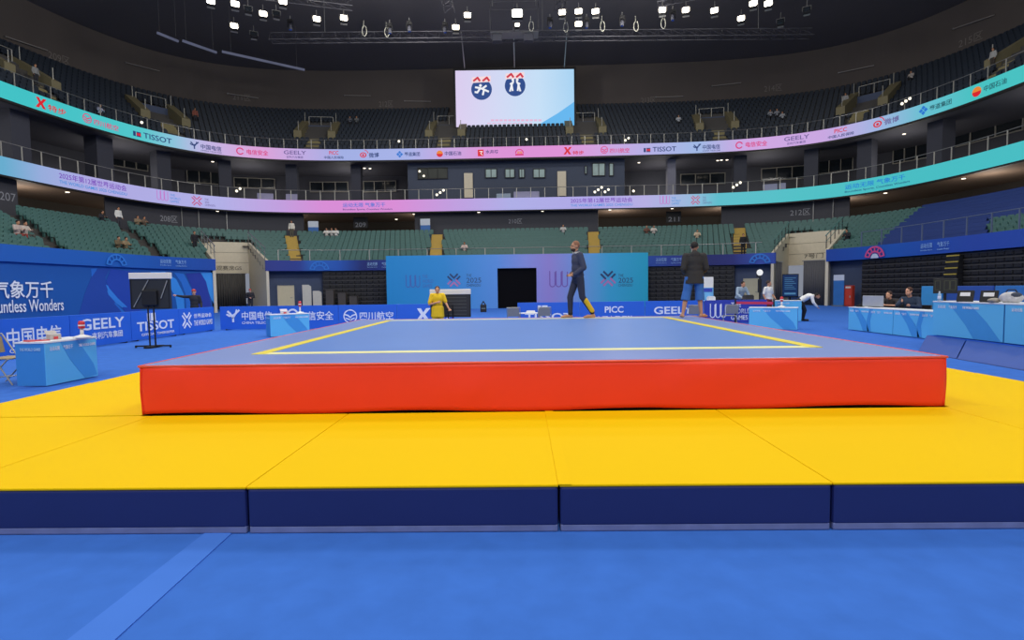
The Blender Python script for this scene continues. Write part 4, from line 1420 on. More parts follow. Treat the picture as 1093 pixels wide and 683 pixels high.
ndoor = 0
def door(px0, px1, pytop, a, b, leaf_m, label=None, leaves=1):
    global ndoor
    ndoor += 1
    p, u = on_oval(a, b, (px0 + px1) / 2, 320)
    e0, _ = on_oval(a, b, px0, 320)
    e1, _ = on_oval(a, b, px1, 320)
    top, _ = on_oval(a, b, (px0 + px1) / 2, pytop)
    wd, ht = (Vector((e1.x, e1.y, 0)) - Vector((e0.x, e0.y, 0))).length, top.z
    o = bpy.data.objects.new('door_%d' % ndoor, None)
    COL.objects.link(o)
    o.location = (p.x, p.y, 0)
    o.rotation_euler.z = math.atan2(u.y, u.x)
    o['kind'] = 'structure'
    obj('door_frame', MB().bx(-wd / 2 - .08, -wd / 2, -.03, .1, 0, ht + .08).bx(wd / 2, wd / 2 + .08, -.03, .1, 0, ht + .08).bx(-wd / 2, wd / 2, -.03, .1, ht, ht + .08), M_NAVYW, o)
    obj('door_leaf', MB().bx(-wd / 2, wd / 2, 0, .05, .01, ht), leaf_m, o)
    obj('door_handle', MB().bx(wd * .25, wd * .25 + .16, -.05, 0, 1.0, 1.05), M_METAL, o)
    return o
M_DOOR = mat('cream_door', '#cbbf9c', rough=.6)
door(296.5, 314.5, 304.5, 25.15, 25.55, M_DOOR)
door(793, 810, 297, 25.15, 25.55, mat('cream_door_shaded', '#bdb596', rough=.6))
M_PALEP = mat('pale_board', '#c9c4b4', rough=.6)
for px0, px1, pt, lb in ((323, 332.5, 304, 'taller pale board leaning at the end of the folded black seating'), (334, 343.5, 310.5, 'shorter pale board leaning at the end of the folded black seating')):
    p0, u = on_oval(24.6, 24.8, px0, 320)
    p1, _ = on_oval(24.6, 24.8, px1, 320)
    tp, _ = on_oval(24.6, 24.8, px0, pt)
    fr_ = Fr((p0.x, p0.y, 0), (p1 - p0) * Vector((1, 1, 0)))
    L = (Vector((p1.x, p1.y)) - Vector((p0.x, p0.y))).length
    mb = MB().prism(fr_, [(0, 0), (L, 0), (L, tp.z * .93), (L * .7, tp.z), (0, tp.z)], -.05, 0)
    put(obj('leaning_board', mb, M_PALEP, bevel=.01), lb, 'board', 'leaning boards')

M_FOLD = mat('black_folded_seat', '#1b1a1c', rough=.6)
M_FOLDE = mat('grey_seat_edge', '#3c3a38', rough=.6)
def folded_stand(label, pxa, pxb, rows, ztop=3.15, depth=24.95):
    i0, i1 = px_i(depth, depth + .2, pxa, 300), px_i(depth, depth + .2, pxb, 300) if pxb < 1093 else NTH
    C = curve(depth, depth + .2)
    p = C[(i0 + i1) // 2]
    t = thing('folded_seating', label, 'seating', (p.x, p.y, 0))
    for r in range(rows):
        z0, z1 = ztop * r / rows, ztop * (r + 1) / rows
        mb = MB()
        band(mb, depth + .04, depth + .24, z0, z1 - .05, .1, i0, i1)
        m2 = MB()
        band(m2, depth - .03, depth + .17, z1 - .09, z1 - .01, .12, i0, i1)
        o = obj('row', mb, M_FOLD, t, world=True)
        obj('row_edge', m2, M_FOLDE, o, world=True)
        m3 = MB()                      # the folded backs: one crenellated strip along the row
        fb = CFr(depth, depth + .2, i0, 0)
        Lr = fb.L[i1] - fb.L[i0]
        xs = []
        x = .1
        while x < Lr - .55:
            xs += [(x, -.035), (x + .03, .035), (x + .43, .035), (x + .46, -.035)]
            x += .5
        za, zb = z0 + (z1 - z0) * .2, z0 + (z1 - z0) * .72
        m3.v = [tuple(fb.p(x_, z_, t_)) for x_, t_ in xs for z_ in (za, zb)]
        m3.f = [(2 * q, 2 * q + 2, 2 * q + 3, 2 * q + 1) for q in range(len(xs) - 1)]
        obj('folded_backs', m3, M_FOLD, o, world=True)
    return t
folded_stand('stack of folded black seating left of the backdrop', 346, 418, 9)
folded_stand('stack of folded black seating right of the backdrop', 686, 783, 9)
folded_stand('long stack of folded black seating under the right stand', 918, 1200, 10)
for k, (px, pt) in enumerate(((353, 310), (366, 313), (378, 316.5))):
    p, u = on_oval(24.3, 24.5, px, 325)
    tp, _ = on_oval(24.3, 24.5, px, pt)
    mb = MB().bx(-.3, .3, -.35, .25, 0, tp.z).bx(-.3, .3, -.38, .28, tp.z, tp.z + .05)
    o = obj('step_block', mb, mat('brown_grey_step', '#4a443e', rough=.7), bevel=.01)
    o.location = (p.x, p.y, 0)
    o.rotation_euler.z = math.atan2(u.y, u.x)
    put(o, ('tallest', 'middle', 'lowest')[k] + ' of three grey step blocks in front of the folded seating left of the backdrop', 'step', 'step blocks by the folded seating')
p, u = on_oval(24.4, 24.6, 1011, 300)
t = thing('access_stair', 'black stair with yellow nosed treads against the right folded seating', 'stair', (p.x, p.y, 0), math.atan2(u.y, u.x))
for k in range(9):
    z = .34 * (k + 1)
    o = obj('tread', MB().bx(-.42, .42, -.05 + .04 * k, .5, z - .34, z - .02), M_BLACK, t)
    obj('nosing', MB().bx(-.42, .42, -.07 + .04 * k, -.02 + .04 * k, z - .07, z), mat('yellow_nosing', '#b09a3e', rough=.6), o)
# ------------------------------------------------------------------ video screen in the upper stand
SY = 65.5
a0, a1, a2, a3 = at_y(486, 76.5, SY), at_y(612.5, 72.8, SY), at_y(613, 134, SY), at_y(487, 137.5, SY)
sx0, sx1, sz0, sz1 = (a0.x + a3.x) / 2, (a1.x + a2.x) / 2, 20.72, (a0.z + a1.z) / 2
SW, SH = sx1 - sx0, sz1 - sz0
scr = thing('video_screen', 'big pale lit video screen with two round emblems in the upper stand', 'screen', ((sx0 + sx1) / 2, SY, sz0), 0)
obj('housing', MB().bx(-SW / 2 - .25, SW / 2 + .25, .02, .34, -.05, SH + .28), M_BLACK, scr, bevel=.03)
fr = Fr((sx0, SY, sz0), (1, 0, 0))
M_SCR = ramp_mat('screen_picture', [(0, '#dccdf0'), (.35, '#d3d9f5'), (.7, '#c6e0f8'), (1, '#a8d4f4')], emis=.97, coord='Object', axis='X', lo=-SW / 2, hi=SW / 2)
obj('display', MB().bx(-SW / 2, SW / 2, -.02, .02, 0, SH), M_SCR, scr)
def scx(px, py):
    q = at_y(px, py, SY)
    return q.x - sx0, q.z - sz0
obj('picture_wedge', MB().prism(fr, [(SW * .68, .0), (SW, 0), (SW, SH * .42), (SW * .86, SH * .22)], .021, .026), lit('#62b8f2', .95), scr, world=True)
for (px, py), fig in (((514, 95.5), 0), ((549.8, 91.5), 1)):
    x, z = scx(px, py)
    obj('emblem_disc', MB().disc(fr, x, z, 1.22, 28, .022, .027), lit('#2a4c90', .9), scr, world=True)
    obj('emblem_ribbon', MB().prism(fr, [(x - 1.15, z + .75), (x + 1.1, z + .85), (x + 1.1, z + 1.55), (x - 1.1, z + 1.4)], .027, .031), lit('#f8dde2', .95), scr, world=True)
    for sgn in (-1, 1):
        obj('emblem_lettering', MB().stroke(fr, [(x + sgn * .55 - .35, z + 1.0), (x + sgn * .55 + .1, z + 1.35), (x + sgn * .55 + .35, z + 1.0)], .24, .031, .034), lit('#d8384a', .9), scr, world=True)
    m_ = MB()
    if fig == 0:    # one leaping fighter
        for st in ([(-.7, .25), (-.15, .15), (.35, -.05), (.8, -.25)], [(-.15, .15), (-.5, -.35), (-.75, -.3)], [(.1, .1), (.55, .4)], [(.3, 0), (.15, -.6)]):
            m_.stroke(fr, [(x + u_, z + v_) for u_, v_ in st], .22, .027, .031)
        m_.disc(fr, x - .12, z + .45, .17, 12, .027, .031)
    else:           # two fighters face to face
        for s in (-1, 1):
            for st in ([(.2, .5), (.4, .1), (.6, -.6)], [(.4, .1), (.3, -.55)], [(.25, .35), (.55, .2)]):
                m_.stroke(fr, [(x + s * u_, z + v_) for u_, v_ in st], .2, .027, .031)
            m_.disc(fr, x + s * .26, z + .68, .16, 12, .027, .031)
    obj('emblem_figure', m_, lit('#f2f4fa', .95), scr, world=True)
m_ = MB()
for k in range(12):
    x, z = scx(524 + 4.6 * k, 129.5)
    m_.pan(fr, x, x + .38, z, z + .22, .022, .026)
for k in range(9):
    x, z = scx(520 + 5.5 * k, 132.2)
    m_.pan(fr, x, x + .45, z, z + .1, .022, .026)
obj('caption_line', m_, lit('#e8b8d8', .95), scr, world=True)
for px, py in ((492, 34), (548, 30), (605, 36)):
    q = at_y(px, py, SY - 8)
    x = {492: -SW * .42, 548: 0, 605: SW * .42}[px]
    obj('hanging_cable', MB().tube((scr.location.x + x, SY + .15, sz1 + .25), (q.x, q.y, q.z), .07, 6), M_METAL, scr, world=True)

# ------------------------------------------------------------------ lighting rig under the roof
def truss(label, p, q, w_=.9, pitch=1.2):
    p, q = Vector(p), Vector(q)
    d = q - p
    L = d.length
    d.normalize()
    sd = d.cross(Vector((0, 0, 1))).normalized()
    t = thing('lighting_truss', label, 'truss', p + d * L / 2)
    ch, la = MB(), MB()
    offs = [sd * w_ / 2, sd * -w_ / 2, Vector((0, 0, .8))]
    for o_ in offs:
        ch.tube(p + o_, q + o_, .05, 6)
    n_ = int(L / pitch)
    for k in range(n_):
        a, b = p + d * L * k / n_, p + d * L * (k + 1) / n_
        for i in range(3):
            la.tube(a + offs[i], b + offs[(i + 1) % 3], .025, 5)
            la.tube(a + offs[i], a + offs[(i + 1) % 3], .022, 5)
    obj('chords', ch, mat('truss_metal', '#56565c', rough=.5, metal=.5), t, world=True)
    obj('lattice', la, mat('truss_metal_dark', '#3a3a42', rough=.6), t, world=True)
    m2 = MB()
    for f in (.1, .5, .9):
        a = p + d * L * f
        m2.tube((a.x, a.y, a.z + .8), (a.x, a.y, 31.5), .03, 5)
    obj('hanging_cable', m2, M_METAL, t, world=True)
    return t
pa, pb = at_z(300, 44, 25.2), at_z(700, 39, 25.2)
truss('long cross truss hanging over the far end below the floodlights', (-22.5, pa.y, 25.2), (29, pa.y + .5, 25.2))
truss('roof truss running towards the video screen, left of its middle', (-5.2, 38, 26.2), (-5.2, 50, 26.2))
truss('roof truss running towards the video screen, right of its middle', (4.6, 38, 26.2), (4.6, 50, 26.2))
truss('slanting roof truss above the left group of floodlights', (-27.5, 44.5, 26.0), (-13.5, 48.6, 26.0))
truss('slanting roof truss above the right group of floodlights', (13, 48.6, 26.0), (27, 43.5, 26.0))
# technical platform in the middle of the far truss
q = at_z(549, 38, 25.2)
t = thing('rigging_cradle', 'grey box shaped rigging cradle hanging above the video screen', 'rigging', (q.x, q.y - .6, 25.0))
m_ = MB()
for x in (-2.2, 0, 2.2):
    for y in (-.7, .7):
        m_.tube((x, y, 0), (x, y, 2.6), .05, 6)
for z in (0, 2.6):
    m_.tube((-2.2, -.7, z), (2.2, -.7, z), .035, 6).tube((-2.2, .7, z), (2.2, .7, z), .035, 6)
obj('frame', m_, mat('truss_metal', '#56565c'), t)
obj('floor_grid', MB().bx(-2.2, 2.2, -.7, .7, -.06, 0), M_METAL, t)
m_ = MB()
for x in (-1.6, 1.3):
    m_.box((x, 0, -.35), (.9, .7, .6))
obj('winch_box', m_, M_DARKW, t, bevel=.04)
obj('hanging_rod', MB().tube((-2, 0, 2.6), (-2, 0, 6.6), .03, 5).tube((2, 0, 2.6), (2, 0, 6.6), .03, 5), M_METAL, t)

def floodlight(label, px, py, Z=24.8, s=.62, on=True):
    p = at_z(px, py, Z)
    t = thing('arena_floodlight', label, 'floodlight', p, math.atan2(p.x - 0, p.y - 8) * -1, 'lit floodlights under the roof' if on else 'unlit floodlights under the roof')
    t.rotation_euler.x = R_(-24)
    t.rotation_euler = (R_(-26), 0, -math.atan2(p.x, p.y - 4))
    h = s / 2
    obj('housing', MB().bx(-h, h, .03, .3, -h, h).bx(-h * .8, h * .8, .3, .42, -h * .8, h * .8), M_BLACK, t, bevel=.03)
    fins = MB()
    for k in range(5):
        z = -h * .8 + h * 1.6 * k / 4
        fins.bx(-h * .9, h * .9, .3, .5, z - .015, z + .015)
    obj('cooling_fins', fins, M_METAL, t)
    obj('lens', MB().prism(Fr((0, .02, 0), (1, 0, 0)), [(-h * .9, -h * .7), (-h * .7, -h * .9), (h * .7, -h * .9), (h * .9, -h * .7), (h * .9, h * .7), (h * .7, h * .9), (-h * .7, h * .9), (-h * .9, h * .7)], 0, .04), M_LAMP if on else M_GLASSD, t)
    obj('yoke', MB().path([(-h - .05, .15, 0), (-h - .05, .15, h + .2), (h + .05, .15, h + .2), (h + .05, .15, 0)], .03, 6).tube((0, .15, h + .2), (0, .15, h + .9), .04, 6), M_METAL, t)
    return t
FL = [(225, 1, 'floodlight at the far left end of the rig, cut by the photo top'), (250, 27.5, 'lowest lit floodlight of the left group'), (281, 14.5, 'lit floodlight right of the lowest one in the left group'),
      (251, 4, 'lit floodlight above the lowest one in the left group'), (302, 1.5, 'topmost lit floodlight at the right of the left group'), (338, 20, 'left one of the lit pair between left group and rigging cradle'),
      (367, 19, 'right one of the lit pair between left group and rigging cradle'), (486.5, 29, 'lit floodlight above the left top corner of the video screen'), (499, 16, 'lit floodlight just left of the rigging cradle'),
      (552, 14, 'largest yellowish lit floodlight over the middle of the video screen'), (552, 26.5, 'small lit lamp right below the largest floodlight'), (600, 13, 'left one of the three lit floodlights in a row right of the cradle'),
      (617.5, 12, 'middle one of the three lit floodlights in a row right of the cradle'), (635.5, 12, 'right one of the three lit floodlights in a row right of the cradle'), (617.5, 25.5, 'lit floodlight hanging below the row of three'),
      (707, 10.5, 'small lit floodlight at the left of the right group'), (732, 10.5, 'second lit floodlight of the right group from the left'), (762.5, 11, 'third lit floodlight of the right group from the left'),
      (791, 19.5, 'lowest lit floodlight of the right group'), (804, 3.5, 'left one of the two topmost lit floodlights at the right'), (820, 3.5, 'right one of the two topmost lit floodlights at the right')]
for px, py, lb in FL:
    floodlight(lb, px, py, s={552: .95}.get(px, .62) if py < 20 or px != 552 else .4)
for px, py, lb in ((271, 36, 'unlit floodlight below and right of the lowest lit one at the left'), (295, 14, 'unlit floodlight beside the lit one in the left group'), (265, 9, 'unlit floodlight between lit ones in the left group'),
                   (833, 22.5, 'lower unlit floodlight at the right end of the rig'), (861, 9.5, 'upper unlit floodlight at the right end of the rig')):
    floodlight(lb, px, py, on=False, s=.55)
def moving_head(label, px, py, Z=25.0):
    p = at_z(px, py, Z)
    t = thing('moving_head_light', label, 'stage light', p, 0, 'moving head lights on the far truss')
    obj('base_box', MB().bx(-.22, .22, -.2, .2, .35, .55), M_BLACK, t, bevel=.02)
    obj('yoke', MB().bx(-.26, -.2, -.06, .06, -.1, .36).bx(.2, .26, -.06, .06, -.1, .36).bx(-.2, .2, -.06, .06, .30, .36), M_BLACK, t)
    obj('head', MB().lathe([(.1, -.3), (.17, -.28), (.17, 0), (.12, .16), (.03, .2)], n=14), M_DARKW, t, smooth=True)
    obj('lens', MB().lathe([(.13, -.32), (.13, -.3)], n=14), mat('blue_lens', '#2c50b0', rough=.1, emis=.35, var=0), t)
    obj('clamp', MB().tube((0, 0, .55), (0, 0, .9), .04, 6), M_METAL, t)
    return t
for px, py, lb in ((310, 28, 'moving head light under the right end of the left group'), (416, 32, 'moving head light with a bluish lens left of the cradle'), (437, 30, 'second bluish moving head light left of the cradle'), (475, 31, 'moving head light nearest to the left side of the cradle'),
                   (587, 26, 'moving head light just right of the cradle'), (626, 26, 'moving head light below the row of three floodlights'), (664, 24, 'moving head light between the two right groups'), (718, 18, 'moving head light with a bluish lens in the right group')):
    moving_head(lb, px, py)
for k, (px, py, lb) in enumerate(((389, 33, 'pale cable loop hanging left of the cradle'), (413, 34, 'narrow pale loop hanging left of the cradle'), (567, 28, 'pale cable loop right of the largest floodlight'), (604, 29, 'pale cable loop under the row of three floodlights'), (643, 28, 'pale cable loop right of the row of three floodlights'), (679, 28, 'pale cable loop left of the right group'), (708, 25, 'double pale loop in the right group'))):
    p = at_z(px, py, 25.0)
    mb = MB()
    pts = [(.2 * math.cos(a_), 0, .45 * math.sin(a_)) for a_ in [PI * .6 + 1.8 * PI * i / 14 for i in range(15)]]
    mb.path(pts, .035, 6)
    mb.tube(pts[0], (-.05, 0, .9), .02, 6)
    o = obj('cable_loop', mb, mat('pale_cable', '#b8b8a8', rough=.5))
    o.location = p
    put(o, lb, 'cable', 'cable loops under the far truss')
for k, (x0, y0, x1, y1) in enumerate(((168, 35, 190, 44), (195, 43.5, 231, 56), (237, 55, 325, 74.5))):  # catwalk pipes, with a faint glow added so they show in the dark
    p, q = at_z(x0, y0, 26), at_z(x1, y1, 26)
    t = thing('catwalk_pipe', ('shortest', 'middle', 'longest')[k] + ' of three pale bluish bars in a line under the left roof', 'pipe', p.lerp(q, .5), 0, 'bars under the left roof')
    obj('tube', MB().tube(p, q, .13, 8), mat('glowing_blue_pipe', '#8288a8', emis=.35, var=.3, scale=.6), t, world=True)
    m_ = MB()
    for f in (.1, .9):
        a = p.lerp(q, f)
        m_.tube(a, (a.x, a.y, 31), .008, 5)
    obj('hanging_cable', m_, M_METAL, t, world=True)

# downlights under the ribbons
def downlight(label, px, py, z, grp):
    d = sight(px, py)
    p = EYE + d * ((z - EYE.z) / d.z)
    t = thing('downlight', label, 'ceiling light', (p.x, p.y, z), 0, grp)
    obj('housing', MB().lathe([(.16, .14), (.18, 0), (.14, 0)], n=14), M_METAL, t)
    obj('lens', MB().lathe([(.13, -.03), (.15, .03)], n=14), M_DOWN, t)
LABW = ('above the 207 sign', 'left of the 208 sign', 'right of the 208 sign', 'left of the 209 sign', 'right of the 209 sign', 'above the left blue banner stand', 'left of the 210 sign', 'over the head of the striding man', 'left of the 211 sign', 'right of the 211 sign', 'left of the 212 sign', 'right of the 212 sign', 'above the blue cloth', 'under the teal end of the ribbon')
for (px, py), lw in zip(((72, 205), (150, 218), (232, 225.5), (313, 229.5), (423, 234), (442, 228.5), (511, 226.5), (579, 225.5), (651, 224), (717.5, 222.5), (788, 221.5), (864, 216.0), (945, 206), (1028.5, 190.5)), LABW):
    downlight('lit downlight under the lower ribbon, ' + lw, px, py, 9.42, 'downlights under the lower ribbon')
for (px, py), lw in zip(((227, 172.5), (389, 179.5), (395, 179.8), (682, 173.5), (766, 171.3), (770, 170.8), (776, 170.6), (965, 143)), ('below the China Telecom mark at the left', 'left one of a pair below the red eye mark', 'right one of a pair below the red eye mark', 'below the right bird disc mark', 'left one of three below the right China Telecom mark', 'middle one of three below the right China Telecom mark', 'right one of three below the right China Telecom mark', 'below the right red eye mark')):
    downlight('lit downlight under the upper ribbon, ' + lw, px, py, 15.66, 'downlights under the upper ribbon')
# lamp globes in the left lit window, bright clip lamps on the railings
def clip_lamp(label, p, n_=1):
    t = thing('rail_lamp', label, 'lamp', p, 0, 'small bright lamps on the balcony railings')
    for k in range(n_):
        x = .34 * (k - (n_ - 1) / 2)
        z = .22 * ((k * 7) % 3)
        obj('lamp_head', MB().ell((x, -.1, z), (.13, .1, .13), 10, 6), mat('bright_lamp_head', '#fff6e0', emis=1.6, var=0), t, smooth=True)
        obj('clip_arm', MB().tube((x, -.05, z), (x, .15, z - .3), .03, 6), M_BLACK, t)
    return t
for px, py, n_, lb in ((448, 183, 1, 'upper round lamp in the dim balcony window'), (452.5, 188, 1, 'lower round lamp in the dim balcony window')):
    p, u = on_oval(37.9, 41.1, px, py)
    clip_lamp(lb, p, 1)
for px, py, n_, lb, a_, b_ in ((642, 205, 5, 'cluster of bright lamps on the lower railing right of the screen wall', 33.5, 35.4), (470, 208, 3, 'bright lamps on the lower railing below the left lit window', 33.5, 35.4), (676, 204, 1, 'single bright lamp on the lower railing right of the lamp cluster', 33.5, 35.4),
                                  (786, 200, 3, 'bright lamps on the lower railing above the 212 sign side', 33.5, 35.4), (255, 204, 2, 'bright lamps on the lower railing left of the pale panels', 33.5, 35.4), (669, 150, 2, 'pair of bright lamps on the upper railing right of the video screen', 36.9, 40.1),
                                  (426, 151, 1, 'single bright lamp on the upper railing left of the video screen', 36.9, 40.1), (562, 149, 1, 'bright lamp on the upper railing below the video screen', 36.9, 40.1), (152, 131, 1, 'bright lamp on the upper railing over the left watch maker name', 36.9, 40.1), (966, 111, 3, 'bright lamps on the upper railing over the right eye mark', 36.9, 40.1)):
    p, u = on_oval(a_, b_, px, py)
    clip_lamp(lb, p, n_)
# pale sheets standing behind the lower railing
for px, w_, lb in ((283, 1.5, 'pale lilac panel leaning inside the lower railing at the left'), (311, 1.1, 'bluish panel leaning inside the lower railing beside the bright lamps'), (822, 1.3, 'pale lilac panel leaning inside the lower railing at the right'), (835, .6, 'narrow pale panel leaning inside the lower railing at the right'), (562, 2.6, 'wide greyish panel leaning inside the lower railing near the middle')):
    p, u = on_oval(34.4, 36.3, px, 207)
    o = obj('pale_panel', MB().bx(-w_ / 2, w_ / 2, -.03, .03, 0, 1.05), mat('lilac_grey_panel', '#8f8ea8', rough=.6), bevel=.01)
    o.location = (p.x, p.y, 10.43)
    o.rotation_euler = (R_(-8), 0, math.atan2(u.y, u.x))
    put(o, lb, 'panel', 'panels inside the lower railing')
# banner stands and panels on the concourse
def banner_stand(label, p, rz, w_, h_, top=.25, hexb='#3a6cb0', name='banner_stand'):
    t = thing(name, label, 'banner', p, rz)
    obj('printed_sheet', MB().bx(-w_ / 2, w_ / 2, -.015, .015, .06, h_ * (1 - top)), mat('banner_blue_' + hexb.strip('#'), hexb, rough=.6, var=.2, scale=2.), t)
    obj('printed_head', MB().bx(-w_ / 2, w_ / 2, -.015, .015, h_ * (1 - top), h_), mat('banner_head', '#c8d0dc', rough=.6), t)
    obj('base', MB().bx(-w_ / 2 - .03, w_ / 2 + .03, -.15, .15, 0, .06), M_METAL, t, bevel=.01)
    obj('pole', MB().tube((0, .04, .05), (0, .04, h_), .015, 6), M_METAL, t)
    return t
for px, pt, pb, lb in ((334.5, 236, 252, 'blue banner stand left of the 209 sign behind the top row'), (454, 233.5, 247, 'blue banner stand right of the 209 sign behind the top row')):
    p, u = on_oval(33.9, 35.3, px, 245)
    q, _ = on_oval(33.9, 35.3, px, pt)
    banner_stand(lb, (p.x, p.y, 6.7), math.atan2(u.y, u.x), 1.0, q.z - 6.7, .32)

# ------------------------------------------------------------------ floor props
def board_stand(label, x, y, w_, ztop, zbot, rz=0., struts=True):
    t = thing('display_stand', label, 'display stand', (x, y, 0), rz)
    hh = .17
    obj('header_box', MB().bx(-w_ / 2 - .01, w_ / 2 + .01, -.09, .09, ztop - hh, ztop), mat('cream_header', '#efe9dc', rough=.5, var=.02), t, bevel=.015)
    obj('panel', MB().bx(-w_ / 2, w_ / 2, -.05, .05, zbot, ztop - hh), mat('dark_display_back', '#2b2d30', rough=.5), t, bevel=.01)
    fr_ = Fr((x, y, 0) + Vector((0, 0, 0)) if False else Vector((x, y, 0)), Matrix.Rotation(rz, 3, 'Z') @ Vector((1, 0, 0)))
    text('SCORE', fr_, w_ * .2, ztop - hh * .62, w_ * .22, .035, mat('grey_print', '#9a9a94', rough=.6), t, off=.092) if False else None
    obj('frame_rim', MB().bx(-w_ / 2, -w_ / 2 + .03, -.065, -.05, zbot, ztop - hh).bx(w_ / 2 - .03, w_ / 2, -.065, -.05, zbot, ztop - hh).bx(-w_ / 2 + .03, w_ / 2 - .03, -.065, -.05, zbot, zbot + .03), M_BLACK, t)
    h = ztop - hh - zbot
    if struts:
        m_ = MB()
        for s in (-1,):
            m_.tube((-w_ * .42, -.07, zbot + .06), (-w_ * .02, -.07, ztop - hh - .03), .014, 6)
            m_.tube((w_ * .28, -.07, zbot + .35 * h), (w_ * .46, -.07, ztop - hh - .05), .014, 6)
        obj('diagonal_strut', m_, M_STEEL, t)
        obj('control_box', MB().bx(-w_ * .18, w_ * .2, -.14, -.05, zbot + .12 * h, zbot + .62 * h), M_BLACK, t, bevel=.02)
    else:
        m_ = MB()
        for k in range(6):
            z = zbot + h * (k + .8) / 6.8
            m_.bx(-w_ * .1, w_ * .4, -.056, -.05, z, z + .015)
        obj('slot_lines', m_, mat('grey_slot', '#5a5c58', rough=.6), t)
    for s in (-1, 1):
        obj('pole', MB().tube((s * .075, -.04, .05), (s * .075, -.06, zbot + .55 * h), .022, 8), M_BLACK, t)
    obj('foot_bar', MB().bx(-w_ * .46, w_ * .46, -.05, .0, .03, .07).bx(-w_ * .46, -w_ * .46 + .03, -.05, 0, 0, .05).bx(w_ * .46 - .03, w_ * .46, -.05, 0, 0, .05).bx(-.1, .1, -.3, .3, 0, .05), M_BLACK, t)
    return t
board_stand('display on twin black poles with a cream header, before the TISSOT board', -10.0, 15.1, 1.04, 2.08, 1.08, R_(4))
board_stand('dark display with a cream header right behind the man in yellow', -1.98, 17.6, 1.3, 1.52, .62, R_(-2), struts=False)

def beacon(label, p, red=True, h=.30):
    t = thing('signal_beacon', label, 'beacon', p, 0, 'signal beacons on the small desks')
    obj('base', MB().lathe([(.13, 0), (.13, .025), (.05, .05), (.03, .06)], n=16), M_WHITE, t, smooth=True)
    obj('stem', MB().lathe([(.028, .05), (.024, h * .55)], n=10), M_WHITE, t, smooth=True)
    obj('lamp', MB().lathe([(.045, h * .55), (.05, h * .6), (.05, h * .9), (.035, h)], n=12), mat('red_lamp_shell', '#d0303a', rough=.35), t, smooth=True)
    obj('lamp_band', MB().lathe([(.052, h * .7), (.052, h * .78)], n=12), M_WHITE, t)
    return t
q = at_z(85, 361.5, .74)
beacon('red topped white signal beacon on the small desk at the left edge', (q.x - .1, 9.55, .74))
beacon('red topped white signal beacon on the small desk before the far left boards', (-7.35, 18.85, .76), h=.42)
beacon('red topped white signal beacon on the small desk below the WORLD GAMES board', (9.25, 18.62, .76), h=.36)
def desk_box(label, p, rz, d, hexc, lid=None, name='paper_box'):
    t = thing(name, label, 'box', p, rz)
    obj('carton', MB().bx(-d[0] / 2, d[0] / 2, -d[1] / 2, d[1] / 2, 0, d[2]), mat('carton_' + hexc.strip('#'), hexc, rough=.6, var=.2, scale=14), t, bevel=.006)
    obj('red_patch', MB().bx(-d[0] * .2, d[0] * .2, -d[1] / 2 - .003, -d[1] / 2, d[2] * .1, d[2] * .6), mat('red_print', '#d04048', rough=.6), t)
    obj('open_flap', MB().hexa([(-d[0] / 2, d[1] / 2 - .005, d[2]), (d[0] / 2, d[1] / 2 - .005, d[2]), (d[0] / 2, d[1] / 2 + .05, d[2] + .06), (-d[0] / 2, d[1] / 2 + .05, d[2] + .06), (-d[0] / 2, d[1] / 2, d[2]), (d[0] / 2, d[1] / 2, d[2]), (d[0] / 2, d[1] / 2 + .055, d[2] + .062), (-d[0] / 2, d[1] / 2 + .055, d[2] + .062)]), mat('carton_' + hexc.strip('#'), hexc), t)
    return t
desk_box('small grey carton with a red patch on the small desk at the left edge', (-7.85, 9.28, .74), R_(70), (.17, .11, .09), '#b8b4b0')
desk_box('small pale carton with a red patch on the small desk before the far left boards', (-7.75, 18.5, .76), R_(41), (.24, .12, .1), '#cfc8d0')
o = obj('folded_red_sheet', MB().hexa([(-.15, -.1, 0), (.15, -.1, 0), (.15, .1, 0), (-.15, .1, 0), (-.13, -.09, .012), (.14, -.08, .02), (.12, .09, .014), (-.14, .1, .026)]), mat('red_cloth_sheet', '#b8444c', rough=.8))
o.location, o.rotation_euler = (-7.9, 9.0, .74), (0, 0, R_(60))
put(o, 'folded red sheet lying on the small desk at the left edge', 'paper')

def chair(label, p, rz, hexc='#8a8a88', group='folding chairs round the platform'):
    t = thing('folding_chair', label, 'chair', p, rz, group)
    cm = mat('chair_shell_' + hexc.strip('#'), hexc, rough=.5)
    m_ = MB()
    fr_ = Fr((0, .22, .52), (1, 0, 0), (0, .16, 1))
    m_.prism(fr_, [(-.21, 0), (.21, 0), (.21, .26), (.17, .31), (-.17, .31), (-.21, .26)], -.012, .012)
    obj('backrest', m_, cm, t, bevel=.004)
    obj('seat', MB().bx(-.21, .21, -.21, .18, .43, .455), cm, t, bevel=.01)
    for s in (-1, 1):
        obj('leg', MB().tube((s * .235, -.22, 0), (s * .235, .27, .84), .012, 8), M_STEEL, t)
        obj('leg', MB().tube((s * .22, .24, 0), (s * .22, -.16, .44), .012, 8), M_STEEL, t)
    obj('top_tube', MB().tube((-.235, .27, .84), (.235, .27, .84), .012, 8), M_STEEL, t)
    obj('stretcher', MB().tube((-.22, .14, .11), (.22, .14, .11), .01, 6).tube((-.235, -.14, .14), (.235, -.14, .14), .01, 6), M_STEEL, t)
    return t
chair('beige folding chair behind the small desk at the left edge, cut by the photo edge', (-8.62, 9.25, 0), R_(95), '#a8946c')
for px, lb in ((548.5, 'left one of two grey folding chairs between man in yellow and striding man'), (581.5, 'right one of two grey folding chairs between man in yellow and striding man'), (738.5, 'grey folding chair seen between the legs of the man in blue shorts'), (779.5, 'grey folding chair in front of the looped W on the violet board')):
    q = at_y(px, 333, 19.6)
    chair(lb, (q.x, 19.6, 0), R_(180 + random.uniform(-10, 10)))
q = at_y(565, 335, 19.8)
